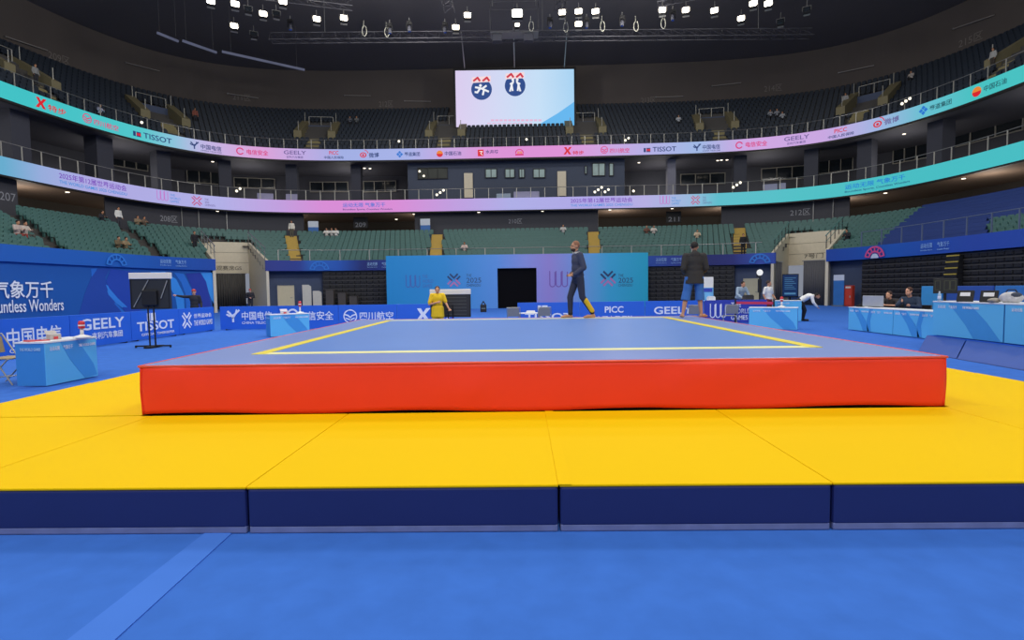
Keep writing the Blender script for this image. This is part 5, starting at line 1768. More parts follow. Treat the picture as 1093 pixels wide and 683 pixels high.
t = thing('low_table', 'low white table between the two grey folding chairs', 'table', (q.x, 19.8, 0))
obj('table_top', MB().bx(-.42, .42, -.25, .25, .6, .63), M_WHITE, t, bevel=.008)
for x in (-.37, .37):
    for y in (-.2, .2):
        obj('leg', MB().tube((x, y, 0), (x, y, .6), .016, 8), M_STEEL, t)
o = obj('white_paper_pile', MB().bx(-.16, .16, -.11, .11, 0, .05).bx(-.14, .15, -.1, .1, .05, .075), M_WHITE, bevel=.004)
o.location = (q.x + .05, 19.8, .63)
put(o, 'small pile of white paper on the low white table', 'paper')
q = at_z(516, 330, 0)
t = thing('floor_speaker', 'small black pointed object standing on the carpet before the backdrop', 'speaker', (at_y(516, 327, 36).x, 36, 0))
obj('cabinet', MB().bx(-.2, .2, -.15, .15, 0, .5), M_BLACK, t, bevel=.04)
obj('handle', MB().path([(-.14, 0, .48), (0, 0, .72), (.14, 0, .48)], .035, 8), M_BLACK, t)
obj('pale_band', MB().bx(-.14, .14, -.156, -.15, .22, .28), mat('grey_band', '#6a7a80'), t)

# behind the right boards
q = at_y(755, 305, 24.0)
t = thing('banner_pillar', 'slim white and blue printed pillar behind the man in blue shorts', 'banner', (q.x, 24.0, 0))
obj('printed_sheet', MB().bx(-.25, .25, -.06, .06, .05, 1.45), mat('banner_sky', '#6ab0e8', rough=.6, var=.25, scale=3.), t, bevel=.01)
obj('printed_head', MB().bx(-.25, .25, -.06, .06, 1.45, 1.92), M_WHITE, t, bevel=.01)
obj('printed_band', MB().bx(-.2, .2, -.064, -.06, 1.26, 1.42), mat('violet_board_print', '#2f3fae'), t)
obj('base', MB().bx(-.28, .28, -.2, .2, 0, .05), M_METAL, t)
q = at_y(811, 291, 24.5)
t = thing('lamp_stand', 'black pole stand with a round white lamp behind the violet board', 'lamp', (q.x, 24.5, 0))
obj('pole', MB().tube((0, 0, .1), (0, 0, 1.95), .03, 8), M_BLACK, t)
obj('lamp', MB().ell((0, 0, 2.1), (.14, .1, .14), 14, 8), mat('round_lamp_glow', '#f4f6fa', emis=.9, var=0), t, smooth=True)
obj('bracket', MB().bx(-.1, .1, .06, .12, 1.9, 2.2).bx(-.07, .07, -.05, .05, 1.2, 1.8), M_BLACK, t, bevel=.01)
for k in range(3):
    a_ = 2 * PI * k / 3 + .4
    obj('leg', MB().tube((0, 0, .5), (.42 * math.cos(a_), .42 * math.sin(a_), .015), .016, 6), M_BLACK, t)
t = thing('work_table', 'long white topped table behind the violet board', 'table', (9.5, 23.4, 0), R_(-3))
obj('table_top', MB().bx(-1.2, 1.2, -.35, .35, .86, .89), M_WHITE, t, bevel=.006)
for x in (-1.1, 1.1):
    for y in (-.28, .28):
        obj('leg', MB().tube((x, y, 0), (x, y, .86), .018, 8), M_METAL, t)
for x, hx, lb, d in ((8.6, '#d8dce4', 'white carton at the left end of the long table behind the violet board', (.3, .22, .16)), (10.2, '#26262a', 'black case on the long table beside the lamp stand', (.4, .25, .2))):
    o = obj('equipment_case', MB().bx(-d[0] / 2, d[0] / 2, -d[1] / 2, d[1] / 2, 0, d[2]).bx(-d[0] / 2 + .03, d[0] / 2 - .03, -d[1] / 2 + .02, d[1] / 2 - .02, d[2], d[2] + .03), mat('case_' + hx.strip('#'), hx), bevel=.012)
    o.location, o.rotation_euler = (x, 23.45, .89), (0, 0, .1)
    put(o, lb, 'case')
# belt barrier
t = thing('belt_barrier', 'red belt barrier stretched between black posts before the violet board', 'barrier', (9.2, 21.2, 0))
qa, qb = at_y(785, 321.5, 21.2), at_y(826, 323.5, 20.9)
for q in (qa, qb):
    obj('post', MB().tube((q.x, q.y, .03), (q.x, q.y, .98), .03, 10).lathe([(.16, 0), (.16, .02), (.05, .05)], (q.x, q.y, 0), 14), M_BLACK, t, world=True)
obj('belt', MB().hexa([(qa.x, qa.y - .004, .80), (qb.x, qb.y - .004, .78), (qb.x, qb.y + .004, .78), (qa.x, qa.y + .004, .80), (qa.x, qa.y - .004, .90), (qb.x, qb.y - .004, .88), (qb.x, qb.y + .004, .88), (qa.x, qa.y + .004, .90)]), mat('red_belt', '#d03a5a', rough=.7), t, world=True)
# things by the right wall
p, u = on_oval(24.3, 24.5, 895, 320)
banner_stand('roll up banner with a white head beside the red cabinet at the right wall', (p.x, p.y, 0), math.atan2(u.y, u.x), .78, 2.2, .18, '#2f6fb4')
p, u = on_oval(24.5, 24.7, 906.5, 320)
t = thing('fire_cabinet', 'red fire hose cabinet standing at the right navy wall', 'cabinet', (p.x, p.y, 0), math.atan2(u.y, u.x))
obj('body', MB().bx(-.3, .3, -.13, .13, 0, 1.45), mat('red_cabinet_paint', '#b03420', rough=.5), t, bevel=.02)
obj('door', MB().bx(-.25, .25, -.145, -.13, .1, 1.2), mat('red_door_paint', '#c23c26', rough=.5), t, bevel=.005)
obj('handle', MB().bx(.14, .2, -.17, -.145, .6, .75), M_STEEL, t)
obj('sign_plate', MB().bx(-.2, .2, -.14, -.13, 1.25, 1.38), mat('pale_plate', '#d8c8b8'), t)

# on the right desks
q = at_x(930, 325, 11.45)
t = thing('desktop_monitor', 'silver backed wide monitor on the right officials desk', 'monitor', (11.5, q.y, .77), R_(-78))
obj('screen_shell', MB().bx(-.38, .38, -.02, .02, .03, .37), mat('silver_shell', '#b4b8be', rough=.35, metal=.3), t, bevel=.012)
obj('display', MB().bx(-.36, .36, .02, .024, .05, .35), M_GLASSD, t)
obj('stand', MB().bx(-.05, .05, .02, .06, 0, .2).bx(-.14, .14, -.05, .14, 0, .012), M_METAL, t)
o = obj('telephone_set', MB().bx(-.1, .1, -.08, .08, 0, .05).bx(-.09, .09, .02, .07, .05, .09), M_BLACK, bevel=.012)
o.location, o.rotation_euler = (11.45, 17.85, .77), (0, 0, R_(-80))
put(o, 'small black device at the far end of the right officials desk', 'device')
for k, (px, y_, lb) in enumerate(((1025, 11.75, 'left one of two black monitors with a white label on the podium desk'), (1050, 11.18, 'right one of two black monitors with a white label on the podium desk'))):
    q = at_y(px, 312, y_)
    t = thing('console_monitor', lb, 'monitor', (q.x + .1, y_, 1.1), R_(-62), 'black monitors on the podium desk')
    M4 = Matrix.Rotation(R_(-14), 4, 'X')
    mb = MB().bx(-.15, .15, -.02, .02, .0, .25)
    mb.v = [tuple(M4 @ Vector(v)) for v in mb.v]
    obj('screen_shell', mb, M_BLACK, t, bevel=.01)
    mb = MB().bx(-.09, .09, -.026, -.02, .12, .2)
    mb.v = [tuple(M4 @ Vector(v)) for v in mb.v]
    obj('white_label', mb, M_WHITE, t)
    obj('prop_leg', MB().bx(-.06, .06, .0, .16, 0, .015).tube((0, .05, .18), (0, .15, .01), .012, 6), M_BLACK, t)
q = at_y(998, 316, 12.3)
t = thing('water_bottle', 'clear plastic water bottle at the far end of the podium desk', 'bottle', (q.x + .1, 12.3, 1.1))
obj('body', MB().lathe([(.03, 0), (.034, .01), (.034, .15), (.014, .2)], n=14), mat('clear_plastic', '#cfe0ea', rough=.1, alpha=.45), t, smooth=True)
obj('label_wrap', MB().lathe([(.035, .06), (.035, .12)], n=14), mat('white_wrap', '#dfe6f0'), t)
obj('cap', MB().lathe([(.015, .2), (.015, .225)], n=12), M_WHITE, t)
q = at_y(1009, 305, 13.6)
t = thing('digital_scoreboard', 'dark grey digital score display on a pole behind the podium desk', 'scoreboard', (q.x, 13.6, 0), R_(-38))
obj('pole', MB().tube((0, 0, .05), (0, 0, 1.3), .03, 8).bx(-.25, .25, -.25, .25, 0, .05), M_BLACK, t)
obj('housing', MB().bx(-.24, .24, -.04, .04, 1.25, 1.62), mat('dark_olive_display', '#24251f', rough=.5), t, bevel=.01)
m_ = MB()
for cx in (-.15, .03, .15):
    m_.bx(cx - .05, cx + .05, -.046, -.04, 1.34, 1.35).bx(cx - .05, cx + .05, -.046, -.04, 1.56, 1.57).bx(cx - .055, cx - .045, -.046, -.04, 1.34, 1.57).bx(cx + .045, cx + .055, -.046, -.04, 1.34, 1.57)
obj('digit_outlines', m_, mat('dull_olive_print', '#55573f'), t)
q = at_y(1073, 318, 10.75)
t = thing('carry_bag', 'grey and white printed bag on the podium desk beside the black monitors', 'bag', (q.x + .12, 10.75, 1.1), R_(-65))
mb = MB()
mb.ell((0, 0, .1), (.2, .11, .12), 16, 10)
mb.v = [(x, y, max(z, 0)) for x, y, z in mb.v]
obj('body', mb, mat('bag_print', '#c0bfc0', rough=.8, var=.45, scale=16), t, smooth=True)
obj('handle', MB().path([(-.1, 0, .18), (-.06, 0, .26), (.06, 0, .26), (.1, 0, .18)], .012, 6), M_BLACK, t)
obj('dark_flap', MB().ell((.08, -.02, .15), (.1, .09, .06), 12, 6), mat('bag_dark', '#3a4150', rough=.8), t, smooth=True)
q = at_y(1062, 318, 10.95)
o = obj('crumpled_cloth', MB().ell((0, 0, .035), (.13, .09, .05), 10, 6), mat('grey_cloth', '#9a9488', rough=.9, var=.3, scale=20), smooth=True)
o.data.transform(Matrix.Identity(4))
o.location = (q.x + .02, 10.98, 1.112)
put(o, 'crumpled grey cloth left of the printed bag on the podium desk', 'cloth')
for k, (ya, L, hx, lb) in enumerate(((17.4, .85, '#3c9ade', 'light blue low board behind the digital score display'), (16.5, 1.7, '#2a55ac', 'dark blue low board behind the black monitors'), (14.75, 2.6, '#2f78c4', 'mid blue low board behind the printed bag'))):
    t = thing('low_board', lb, 'board', (13.1, ya - L / 2, .0), R_(-90), 'low boards behind the podium desk')
    obj('panel', MB().bx(-L / 2 + .01, L / 2 - .01, 0, .05, .05, 1.42), mat('low_board_' + hx.strip('#'), hx, rough=.55), t, bevel=.008)
    obj('foot', MB().bx(-L / 2 + .2, -L / 2 + .26, -.1, .4, 0, .05).bx(L / 2 - .26, L / 2 - .2, -.1, .4, 0, .05), M_BLACK, t)
# ------------------------------------------------------------------ people
def capsule(mb, p, q, r0, r1, n=10):
    p, q = Vector(p), Vector(q)
    mb.tube(p, q, r0, n, r1)
    mb.ell(p, (r0, r0, r0), n, 6)
    mb.ell(q, (r1, r1, r1), n, 6)
    return mb
def remeshed(name, mb, m_, parent, vox, smooth=2, world=False):
    o = obj(name, mb, m_, parent)
    r = o.modifiers.new('skin', 'REMESH')
    r.mode = 'VOXEL'
    r.voxel_size = vox
    r.use_smooth_shade = True
    s = o.modifiers.new('soft', 'SMOOTH')
    s.factor, s.iterations = .5, smooth
    dg = bpy.context.evaluated_depsgraph_get()
    me = bpy.data.meshes.new_from_object(o.evaluated_get(dg))
    o.modifiers.clear()
    o.data = me
    me.polygons.foreach_set('use_smooth', [True] * len(me.polygons))
    return o
BASE = dict(pel=(0, 0, .95), che=(0, .0, 1.32), nek=(0, 0, 1.48), hed=(0, -.02, 1.64),
            sL=(.19, .01, 1.44), sR=(-.19, .01, 1.44), eL=(.25, .03, 1.16), eR=(-.25, .03, 1.16), wL=(.25, -.08, .92), wR=(-.25, -.08, .92),
            hL=(.095, 0, .92), hR=(-.095, 0, .92), kL=(.10, -.02, .50), kR=(-.10, -.02, .50), aL=(.10, .02, .08), aR=(-.10, .02, .08), tL=(.12, -.17, .03), tR=(-.12, -.17, .03))
def lerp(a, b, f):
    return tuple(a[i] + (b[i] - a[i]) * f for i in range(3))
def person(label, loc, rz, J, skin='#c08a68', top='#303848', legs='#303848', hair='#1c1613', shoes='#20201f', sleeve=1.0, short=False, barefoot=False,
           scale=1.0, vox=.016, beard=None, head_yaw=0., hood=False, long_top=0., bald=False, cap=None, cuff=None, panel=None, collar=None, group=None, hands=True, hair_long=False):
    j = dict(BASE)
    j.update(J)
    t = thing('person', label, 'person', loc, rz, group)
    t.scale = (scale,) * 3
    SK = mat('skin_' + skin.strip('#'), skin, rough=.6, var=.05)
    b = MB()
    pel, che, nek, hed = (Vector(j[k]) for k in ('pel', 'che', 'nek', 'hed'))
    up = (nek - pel).normalized()
    xa = (Vector(j['sL']) - Vector(j['sR'])).normalized()
    fa = xa.cross(up).normalized() * -1      # towards the back is +, front is -
    RT = Matrix((xa, xa.cross(up).normalized() * -1 if False else up.cross(xa).normalized(), up)).transposed()
    # body
    b.ell(pel, (.155, .11, .14), 14, 8, rot=RT)
    b.ell(pel.lerp(che, .55), (.135, .095, .2), 14, 8, rot=RT)
    b.ell(che, (.165, .108, .19), 14, 8, rot=RT)
    capsule(b, j['sL'], j['sR'], .055, .055)
    capsule(b, nek, hed, .056, .05)
    hy = Matrix.Rotation(head_yaw, 3, 'Z')
    b.ell(hed + Vector((0, .012, .03)), (.076, .095, .105), 16, 10, rot=hy)
    b.ell(hed + hy @ Vector((0, -.03, -.045)), (.058, .066, .07), 14, 8, rot=hy)                # jaw
    capsule(b, hed + hy @ Vector((0, -.088, .02)), hed + hy @ Vector((0, -.108, -.022)), .012, .017, 8)   # nose
    capsule(b, hed + hy @ Vector((-.03, -.078, .038)), hed + hy @ Vector((.03, -.078, .038)), .014, .014, 8)   # brow
    capsule(b, hed + hy @ Vector((-.02, -.086, -.055)), hed + hy @ Vector((.02, -.086, -.055)), .011, .011, 8)  # lips
    for s in (-1, 1):
        b.ell(hed + hy @ Vector((s * .078, .015, .0)), (.014, .024, .034), 8, 6, rot=hy)
    for S in 'LR':
        s = 1 if S == 'L' else -1
        sh, el, wr_ = (Vector(j[k + S]) for k in 'sew')
        capsule(b, sh, el, .052, .04)
        capsule(b, el, wr_, .042, .027)
        if hands:
            d = (wr_ - el).normalized()
            if 'd' + S in j:
                d = Vector(j['d' + S]).normalized()
            side = d.cross(Vector((0, -1, 0.2)))
            side = side.normalized() if side.length > .1 else Vector((1, 0, 0))
            nrm_ = side.cross(d).normalized()
            RH = Matrix((side, nrm_, d)).transposed()
            b.ell(wr_ + d * .05, (.042, .018, .052), 10, 6, rot=RH)
            for q, (ox, ln) in enumerate(((-.03, .062), (-.01, .072), (.01, .068), (.03, .052))):
                k0 = wr_ + d * .085 + side * ox
                k1 = k0 + d * ln * .55 + nrm_ * .012
                k2 = k1 + d * ln * .4 + nrm_ * .028
                capsule(b, k0, k1, .0095, .009, 6)
                capsule(b, k1, k2, .009, .008, 6)
            th0 = wr_ + d * .03 + side * .035 * s
            th1 = th0 + d * .035 + side * .028 * s
            capsule(b, th0, th1, .012, .011, 6)
            capsule(b, th1, th1 + d * .032 + nrm_ * .012, .011, .009, 6)
        hp, kn, an, to = (Vector(j[k + S]) for k in ('h', 'k', 'a', 't'))
        capsule(b, hp, kn, .085, .055)
        capsule(b, kn, kn.lerp(an, .35), .054, .056)
        capsule(b, kn.lerp(an, .35), an, .056, .035)
        heel = an + (an - to).normalized() * .035 * 1
        heel.z = min(an.z, to.z + .02) - .005 if True else 0
        capsule(b, (heel.x, heel.y, to.z + .012), (an.x, an.y, max(an.z - .03, to.z + .02)), .034, .036)
        mid = Vector(an).lerp(to, .6)
        capsule(b, (an.x, an.y, to.z + .015), (mid.x, mid.y, to.z + .018), .036, .04)
        capsule(b, (mid.x, mid.y, to.z + .012), to, .04, .027)
        for q in range(5) if barefoot else ():
            dd = (to - an)
            dd.z = 0
            dd.normalize()
            sd = Vector((dd.y, -dd.x, 0))
            tp = to + sd * (.013 * (q - 2)) * 1.1
            capsule(b, tp, tp + dd * (.034 - .004 * abs(q - (1 if s < 0 else 3))), .011, .01, 6)
    remeshed('body', b, SK, t, vox)
    # upper garment
    g = MB()
    ex = .03 if hood or collar else .018
    g.ell(pel + up * .05, (.165 + ex, .118 + ex, .12 + long_top * .5), 14, 8, rot=RT)
    g.ell(pel.lerp(che, .55), (.155 + ex, .112 + ex, .22), 14, 8, rot=RT)
    g.ell(che, (.172 + ex, .112 + ex, .19), 14, 8, rot=RT)
    if long_top:
        g.add(*_tubeish(pel + up * .1, pel - Vector((0, 0, long_top)), .205, .14, .222, .16))
    capsule(g, j['sL'], j['sR'], .072, .072)
    capsule(g, nek - up * .03, nek + up * (.035 if hood or collar else .0), .075, .068)
    for S in 'LR':
        sh, el, wr_ = (Vector(j[k + S]) for k in 'sew')
        if sleeve >= 1:
            capsule(g, sh, el, .066 + ex * .4, .054 + ex * .5)
            capsule(g, el, el.lerp(wr_, .96), .054 + ex * .5, .04 + ex * .3)
        else:
            capsule(g, sh, sh.lerp(el, sleeve), .072, .066)
    if hood:
        hb = nek + Vector((0, .075, -.03))
        g.ell(hb, (.12, .065, .10), 12, 8)
        g.ell(hb + Vector((0, .02, -.09)), (.08, .045, .1), 12, 8)
    remeshed('jacket' if sleeve >= 1 else 'shirt', g, mat('cloth_' + top.strip('#'), top, rough=.85, var=.12, scale=9., bump=.05), t, vox)
    # trousers or shorts
    g = MB()
    g.ell(pel, (.172 + ex * .3, .13, .172), 14, 8, rot=RT)
    for S in 'LR':
        hp, kn, an = (Vector(j[k + S]) for k in ('h', 'k', 'a'))
        if short:
            capsule(g, hp, hp.lerp(kn, .75), .118, .098)
            e = kn.lerp(an, .22)
            g.tube(hp.lerp(kn, .75), e, .10, 14, .106)
        else:
            capsule(g, hp, kn, .10, .074)
            capsule(g, kn, kn.lerp(an, .95), .075, .055)
    remeshed('shorts' if short else 'trousers', g, mat('cloth_' + legs.strip('#'), legs, rough=.85, var=.12, scale=9., bump=.05), t, vox)
    if panel:
        S, hx = panel
        kn, an = Vector(j['k' + S]), Vector(j['a' + S])
        g = MB()
        o_ = Vector((.012 if S == 'L' else -.012, .012, 0))
        capsule(g, kn.lerp(an, .22) + o_, kn.lerp(an, .86) + o_, .068, .06)
        remeshed('calf_panel', g, mat('cloth_' + hx.strip('#'), hx, rough=.8), t, vox)
    if cuff:
        for S in 'LR':
            kn, an = Vector(j['k' + S]), Vector(j['a' + S])
            obj('ankle_cuff', MB().tube(kn.lerp(an, .88), kn.lerp(an, 1.0), .06, 12, .052), mat('cloth_' + cuff.strip('#'), cuff, rough=.85), t, smooth=True)
    if collar:
        obj('collar', MB().tube(nek - up * .005, nek + up * .045, .088, 14, .078), mat('cloth_' + collar.strip('#'), collar, rough=.8), t, smooth=True)
    # hair
    HM = mat('hair_' + hair.strip('#'), hair, rough=.8, var=.3, scale=40)
    g = MB()
    if not bald:
        c_ = hed + hy @ Vector((0, .022, .045))
        g.ell(c_, (.083, .095, .098), 16, 10, rot=hy)
        if hair_long:
            g.ell(hed + hy @ Vector((0, .06, -.04)), (.075, .05, .12), 12, 8, rot=hy)
        # cut the face free
        g2 = MB()
        keep = []
        for f in g.f:
            c3 = sum((Vector(g.v[i]) for i in f), Vector()) / len(f) - hed
            l = hy.inverted() @ c3
            if not (l.y < -.035 and l.z < .085) and l.z > -.05 - (.12 if hair_long else 0):
                keep.append(f)
        g.f = keep
        g.mi = [0] * len(keep)
        o = obj('hair', g, HM, t, smooth=True)
        s_ = o.modifiers.new('thick', 'SOLIDIFY')
        s_.thickness = .012
    if cap:
        g = MB()
        g.ell(hed + hy @ Vector((0, .01, .06)), (.088, .102, .08), 14, 8, rot=hy)
        g.ell(hed + hy @ Vector((0, -.11, .055)), (.06, .05, .012), 12, 6, rot=hy)
        obj('cap', g, mat('cloth_' + cap.strip('#'), cap, rough=.8), t, smooth=True)
    if beard:
        g = MB()
        g.ell(hed + hy @ Vector((0, -.036, -.065)), (.06, .064, .055), 14, 8, rot=hy)
        obj('beard', g, mat('hair_' + beard.strip('#'), beard, rough=.9), t, smooth=True)
    m_ = MB()
    for s in (-1, 1):
        m_.ell(hed + hy @ Vector((s * .03, -.086, .012)), (.013, .007, .008), 8, 6, rot=hy)
    obj('eyes', m_, mat('dark_eye', '#1a1412', rough=.3), t)
    if not barefoot:
        for S in 'LR':
            an, to = Vector(j['a' + S]), Vector(j['t' + S])
            g = MB()
            capsule(g, (an.x, an.y + 0, to.z + .02), (to.x, to.y, to.z + .008), .046, .04)
            back = an + (an - to).normalized() * .02
            capsule(g, (back.x, back.y, to.z + .02), (an.x, an.y, to.z + .04), .044, .044)
            obj('shoe', g, mat('shoe_' + shoes.strip('#'), shoes, rough=.6), t, smooth=True)
    return t
def _tubeish(p, q, rx0, ry0, rx1, ry1, n=16):
    vs, fs = [], []
    for c, rx, ry in ((p, rx0, ry0), (q, rx1, ry1)):
        for k in range(n):
            a = 2 * PI * k / n
            vs.append((c[0] + rx * math.cos(a), c[1] + ry * math.sin(a), c[2]))
    fs = [(k, (k + 1) % n, n + (k + 1) % n, n + k) for k in range(n)] + [tuple(range(n - 1, -1, -1)), tuple(range(n, 2 * n))]
    return vs, fs

q = at_z(614.5, 338.2, .8)
person('man in a dark tracksuit with yellow calf panel striding left across the platform', (q.x, 12.75, .8), R_(-82), dict(
    pel=(0, -.01, .95), che=(0, -.01, 1.32), nek=(0, -.025, 1.50), hed=(0, -.07, 1.665), sL=(.19, .0, 1.46), sR=(-.19, -.03, 1.45),
    eL=(.25, .07, 1.17), wL=(.18, -.14, 1.02), eR=(-.25, .05, 1.15), wR=(-.04, -.16, 1.03), dL=(-.7, -.6, -.2), dR=(.6, -.6, -.3),
    hL=(.09, .02, .93), hR=(-.09, -.02, .93), kL=(.10, .07, .50), aL=(.11, .32, .115), tL=(.13, .12, .028), kR=(-.09, -.17, .50), aR=(-.09, -.17, .08), tR=(-.10, -.37, .028)),
    skin='#b98663', top='#3c4054', legs='#2c2f40', hair='#8a5f46', barefoot=True, beard='#3a2a24', scale=1.0, vox=.011, panel=('L', '#e2b416'), cuff='#17171c', collar='#b8b4b0', head_yaw=.1)
q = at_z(738.5, 338.5, .8)
person('man seen from behind in a black hooded jacket and blue knee shorts', (q.x, 12.35, .8), R_(176), dict(
    che=(0, .01, 1.30), nek=(0, .0, 1.46), hed=(-.01, -.03, 1.61), sL=(.2, .02, 1.41), sR=(-.2, .02, 1.41), eL=(.255, .05, 1.13), eR=(-.255, .05, 1.13), wL=(.17, -.13, .99), wR=(-.17, -.13, .99),
    hL=(.10, 0, .92), hR=(-.10, 0, .92), kL=(.17, -.05, .49), aL=(.26, .03, .08), tL=(.26, -.16, .03), kR=(-.13, -.02, .49), aR=(-.16, .02, .08), tR=(-.31, -.12, .03)),
    skin='#b8876a', top='#2e2c2b', legs='#3569b2', hair='#201a17', barefoot=True, short=True, hood=True, scale=.985, vox=.011, head_yaw=-.35, long_top=.17)
person('man in a yellow shirt and yellow shorts with one arm across his chest', (-2.32, 17.0, 0), R_(8), dict(
    hed=(0, -.03, 1.61), eL=(.28, -.03, 1.17), wL=(.36, -.22, 1.0), eR=(-.28, -.06, 1.13), wR=(-.02, -.22, 1.2), dR=(.9, -.2, .1), dL=(.5, -.5, -.5)),
    skin='#cf9670', top='#eec51c', legs='#e8bc14', hair='#4a342a', sleeve=.8, short=True, shoes='#c8c8c8', scale=.93, long_top=.25)
ST = dict()
q = at_y(207, 312, 22.7)
person('person in black behind the left boards stretching an arm sideways', (q.x, 22.7, 0), R_(15), dict(sR=(-.19, 0, 1.44), eR=(-.42, -.04, 1.45), wR=(-.66, -.06, 1.5), dR=(-1, 0, .2), wL=(.3, -.1, .95)), skin='#d09a80', top='#22242e', legs='#22242e', hair='#a04038', cap='#b84438', scale=.94, vox=.02)
q = at_y(267, 315, 39.5)
person('person in dark clothes with a red cap by the left tunnel curtain', (q.x, 39.5, 0), R_(20), dict(eL=(.26, -.02, 1.15), wL=(.1, -.2, 1.1), eR=(-.28, 0, 1.15), wR=(-.05, -.22, 1.12)), skin='#d49a84', top='#24232a', legs='#2a2a30', cap='#c04438', scale=1.0, vox=.022)
q = at_y(785, 310, 24.6)
person('person in a pale grey blue jacket leaning over the long table', (q.x, 24.1, 0), R_(15), dict(pel=(0, .1, .93), che=(0, -.08, 1.27), nek=(0, -.14, 1.41), hed=(0, -.2, 1.54), sL=(.19, -.1, 1.37), sR=(-.19, -.1, 1.37), eL=(.28, -.18, 1.12), wL=(.2, -.38, .98), eR=(-.28, -.18, 1.12), wR=(-.2, -.38, .98), hL=(.09, .1, .9), hR=(-.09, .1, .9)), skin='#b88468', top='#8fa3b8', legs='#2a2e38', scale=1.02, vox=.02)
q = at_y(819, 305, 22.7)
person('man in a white polo shirt and dark red shorts standing behind the red belt', (q.x, 22.6, 0), R_(30), dict(eL=(.28, .0, 1.16), wL=(.2, -.18, 1.02), eR=(-.27, .03, 1.15)), skin='#c89272', top='#e6e6e2', legs='#7a2430', hair='#3a2e28', sleeve=.75, short=True, scale=.97, vox=.02, head_yaw=.5)
q = at_z(857.5, 342.5, 0)
person('man in a white shirt and black trousers bending down on the open carpet', (q.x, q.y, 0), R_(62), dict(
    pel=(0, .12, .88), che=(0, -.16, 1.05), nek=(0, -.36, 1.08), hed=(0, -.5, 1.06), sL=(.19, -.3, 1.07), sR=(-.19, -.3, 1.07), eL=(.22, -.36, .8), wL=(.16, -.5, .62), eR=(-.22, -.36, .8), wR=(-.16, -.5, .62), hL=(.09, .12, .86), hR=(-.09, .12, .86), kL=(.1, -.02, .47), kR=(-.1, -.05, .47)),
    skin='#c08a6a', top='#e4e4e2', legs='#1b1c22', hair='#1c1816', scale=.98, vox=.02)
SIT = dict(pel=(0, .1, .52), che=(0, .04, .86), nek=(0, .0, 1.03), hed=(0, -.04, 1.18), sL=(.19, .03, .99), sR=(-.19, .03, .99), eL=(.27, -.08, .76), eR=(-.27, -.08, .76), wL=(.12, -.3, .8), wR=(-.12, -.3, .8),
           hL=(.095, .08, .5), hR=(-.095, .08, .5), kL=(.12, -.38, .5), kR=(-.12, -.38, .5), aL=(.12, -.36, .08), aR=(-.12, -.36, .08), tL=(.13, -.55, .03), tR=(-.13, -.55, .03))
def seated(**k):
    d = dict(SIT)
    d.update(k)
    return d
person('seated person with bare forearms leaning on the desk by the silver monitor', (12.25, 17.45, 0), R_(-70), seated(che=(0, -.05, .84), nek=(0, -.14, .98), hed=(0, -.2, 1.12), sL=(.19, -.1, .95), sR=(-.19, -.1, .95), wL=(.05, -.42, .82), wR=(-.1, -.42, .82), eL=(.3, -.2, .8), eR=(-.3, -.2, .8)), skin='#cf9a7c', top='#2e2a2c', legs='#24252c', hair='#3a241c', sleeve=.6, vox=.018, scale=1.02)
person('seated man in a dark blue jacket beside the person with bare forearms', (12.2, 16.65, 0), R_(-55), seated(hed=(0, -.09, 1.2), wR=(-.08, -.36, .92), eR=(-.27, -.12, .8)), skin='#cb9678', top='#27374e', legs='#24252c', hair='#4a2e20', vox=.018, scale=1.05, head_yaw=-.4)
for k, (x, y) in enumerate(((12.45, 17.5), (12.45, 16.55))):
    t = thing('stacking_chair', 'black chair under the ' + ('seated person by the silver monitor' if k == 0 else 'seated man in the dark blue jacket'), 'chair', (x, y, 0), R_(-65), 'chairs behind the right officials desk')
    obj('seat', MB().bx(-.22, .22, -.22, .22, .40, .43), M_BLACK, t, bevel=.01)
    obj('backrest', MB().bx(-.21, .21, .2, .23, .55, .85), M_BLACK, t, bevel=.01)
    for sx in (-1, 1):
        for sy in (-1, 1):
            obj('leg', MB().tube((sx * .2, sy * .2, 0), (sx * .2, sy * .2, .85 if sy > 0 else .4), .013, 6), M_METAL, t)

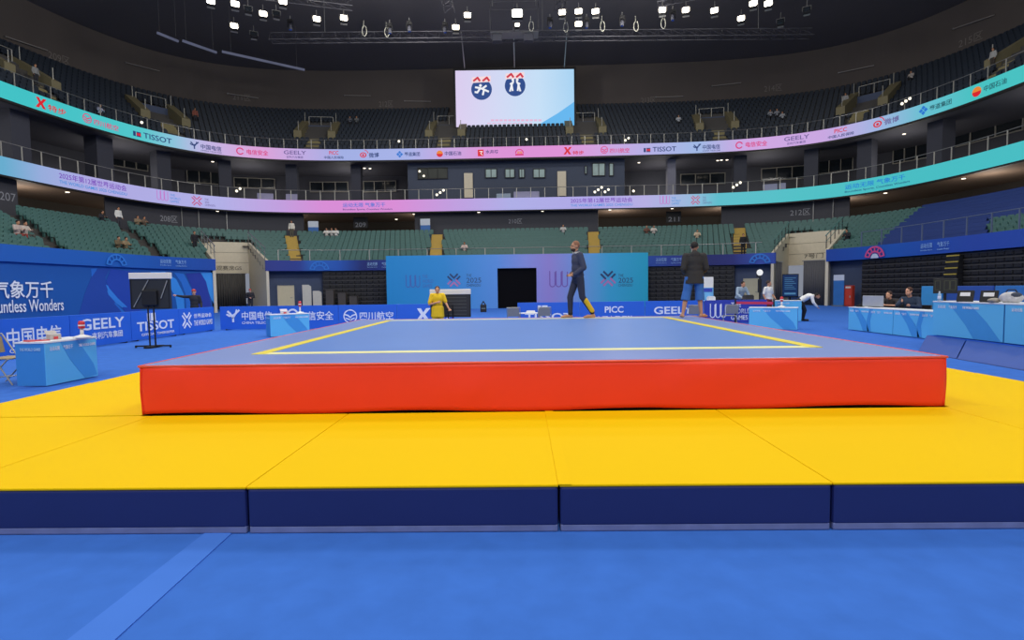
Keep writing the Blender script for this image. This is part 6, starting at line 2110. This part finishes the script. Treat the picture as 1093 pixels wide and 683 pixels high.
# people in the stands
def row_at(px, py, rows):
    best = None
    for i, (a, b, h) in enumerate(rows):
        i_, p, u = at_k(a, b, px, py)
        y = proj((p.x, p.y, h + .6))[1]
        if best is None or abs(y - py) < best[0]:
            best = (abs(y - py), p, u, h)
    return best[1:]
def spectator(label, px, py, rows, top, legs, stand=False, hair='#1c1613', skin='#c08a68', off=(0, 0)):
    p, u, h = row_at(px, py, rows)
    n_ = Fr(p, u).n
    q = p + n_ * .12
    if stand:
        q = p + n_ * .28
    return person(label, (q.x, q.y, h), math.atan2(u.y, u.x), {} if stand else seated(hL=(.095, .02, .46), hR=(-.095, .02, .46), pel=(0, .05, .49)), skin=skin, top=top, legs=legs, hair=hair, vox=.03, scale=1.0, group='people in the stands')
for px, py, rows, top, legs, stand, lb in (
    (17, 250, LR, '#b8a8a0', '#8a3a34', False, 'person in pale shirt sitting in the left stand under the 207 sign'),
    (25, 250, LR, '#c0b4a8', '#4a4640', False, 'second person sitting in the left stand, right beside the one under the 207 sign'),
    (124, 237, LR, '#dcdcd8', '#3a3c44', True, 'person in white standing in the top rows of the left stand'),
    (108, 233, LR, '#2a2a30', '#2a2a30', False, 'person in black sitting high in the left stand left of the one in white'),
    (146, 240, LR, '#8a7860', '#3a3430', False, 'left one of two people sitting at the dark aisle below the 208 sign'),
    (153, 240, LR, '#6a5a4c', '#3a3430', False, 'right one of two people sitting at the dark aisle below the 208 sign'),
    (125, 265, LR, '#6a5c44', '#2a2620', False, 'left one of two people in the front row above the fan emblem'),
    (133, 265, LR, '#8a7a5c', '#2a2620', False, 'right one of two people in the front row above the fan emblem'),
    (206, 263, LR, '#1e1e24', '#1e1e24', True, 'person in black standing beside the left tunnel stairs'),
    (312, 247, LR, '#d8d4c8', '#5a584c', True, 'person in white at the top of the stair left of the 209 section'),
    (349, 251, LR, '#d4d0c8', '#4a4a4c', False, 'left one of three people sitting high in the 209 section'),
    (354.5, 250, LR, '#c8c8c4', '#4a4a4c', False, 'middle one of three people sitting high in the 209 section'),
    (359, 251, LR, '#d8d8d4', '#4a4a4c', False, 'right one of three people sitting high in the 209 section'),
    (496, 268, LR, '#c8b4ac', '#2a2a30', False, 'person sitting low in the 210 section just above the backdrop'),
    (601, 248, LR, '#c4c4c0', '#3a3c40', False, 'person in pale grey sitting in the 210 section near the ochre stair'),
    (690, 248, LR, '#6a4a40', '#2a2a30', False, 'left one of two people sitting in the 211 section'),
    (697.5, 248, LR, '#c8c0b8', '#2a2a30', False, 'right one of two people sitting in the 211 section'),
    (744, 254, LR, '#c8b498', '#2a2a30', False, 'person sitting alone in the right half of the 211 section'),
    (793, 264, LR, '#1c1c20', '#1c1c20', True, 'person in black standing on the stair right of the 211 section'),
    (905, 254, LR, '#22242a', '#22242a', False, 'person in black sitting beside the right tunnel stairs'),
    (35, 82, UR, '#8a8a88', '#2a2a30', True, 'person in grey standing at the far left of the upper stand'),
    (106, 122, UR, '#a8acc0', '#2a2a30', False, 'person in pale lilac sitting in the upper stand over the left bird disc mark'),
    (208, 127, UR, '#8a5040', '#2a2a30', True, 'person in reddish brown at the left stair mouth of the upper stand'),
    (374, 132, UR, '#5a5e66', '#2a2a30', False, 'left one of two people in the upper stand left of the screen'),
    (381, 132, UR, '#6a6e70', '#2a2a30', False, 'right one of two people in the upper stand left of the screen'),
    (724, 131, UR, '#b8bcc0', '#2a2a30', False, 'person in pale grey in the upper stand right of the screen'),
    (822, 125, UR, '#8a8e94', '#2a2a30', False, 'left one of three people above the car maker name at the right'),
    (829, 125, UR, '#8a8e94', '#2a2a30', False, 'middle one of three people above the car maker name at the right'),
    (835, 126, UR, '#a0a4a8', '#2a2a30', False, 'right one of three people above the car maker name at the right'),
    (903, 112, UR, '#9a9a98', '#2a2a30', True, 'person in grey at the stair mouth above the red insurance name'),
    (973, 85, UR, '#b8b0a8', '#2a2a30', False, 'person in pale clothes high in the upper stand over the blue diamond mark'),
    (1063, 66, UR, '#a0a09c', '#3a342c', True, 'person in grey at the far right stair mouth of the upper stand')):
    spectator(lb, px, py, rows, top, legs, stand)
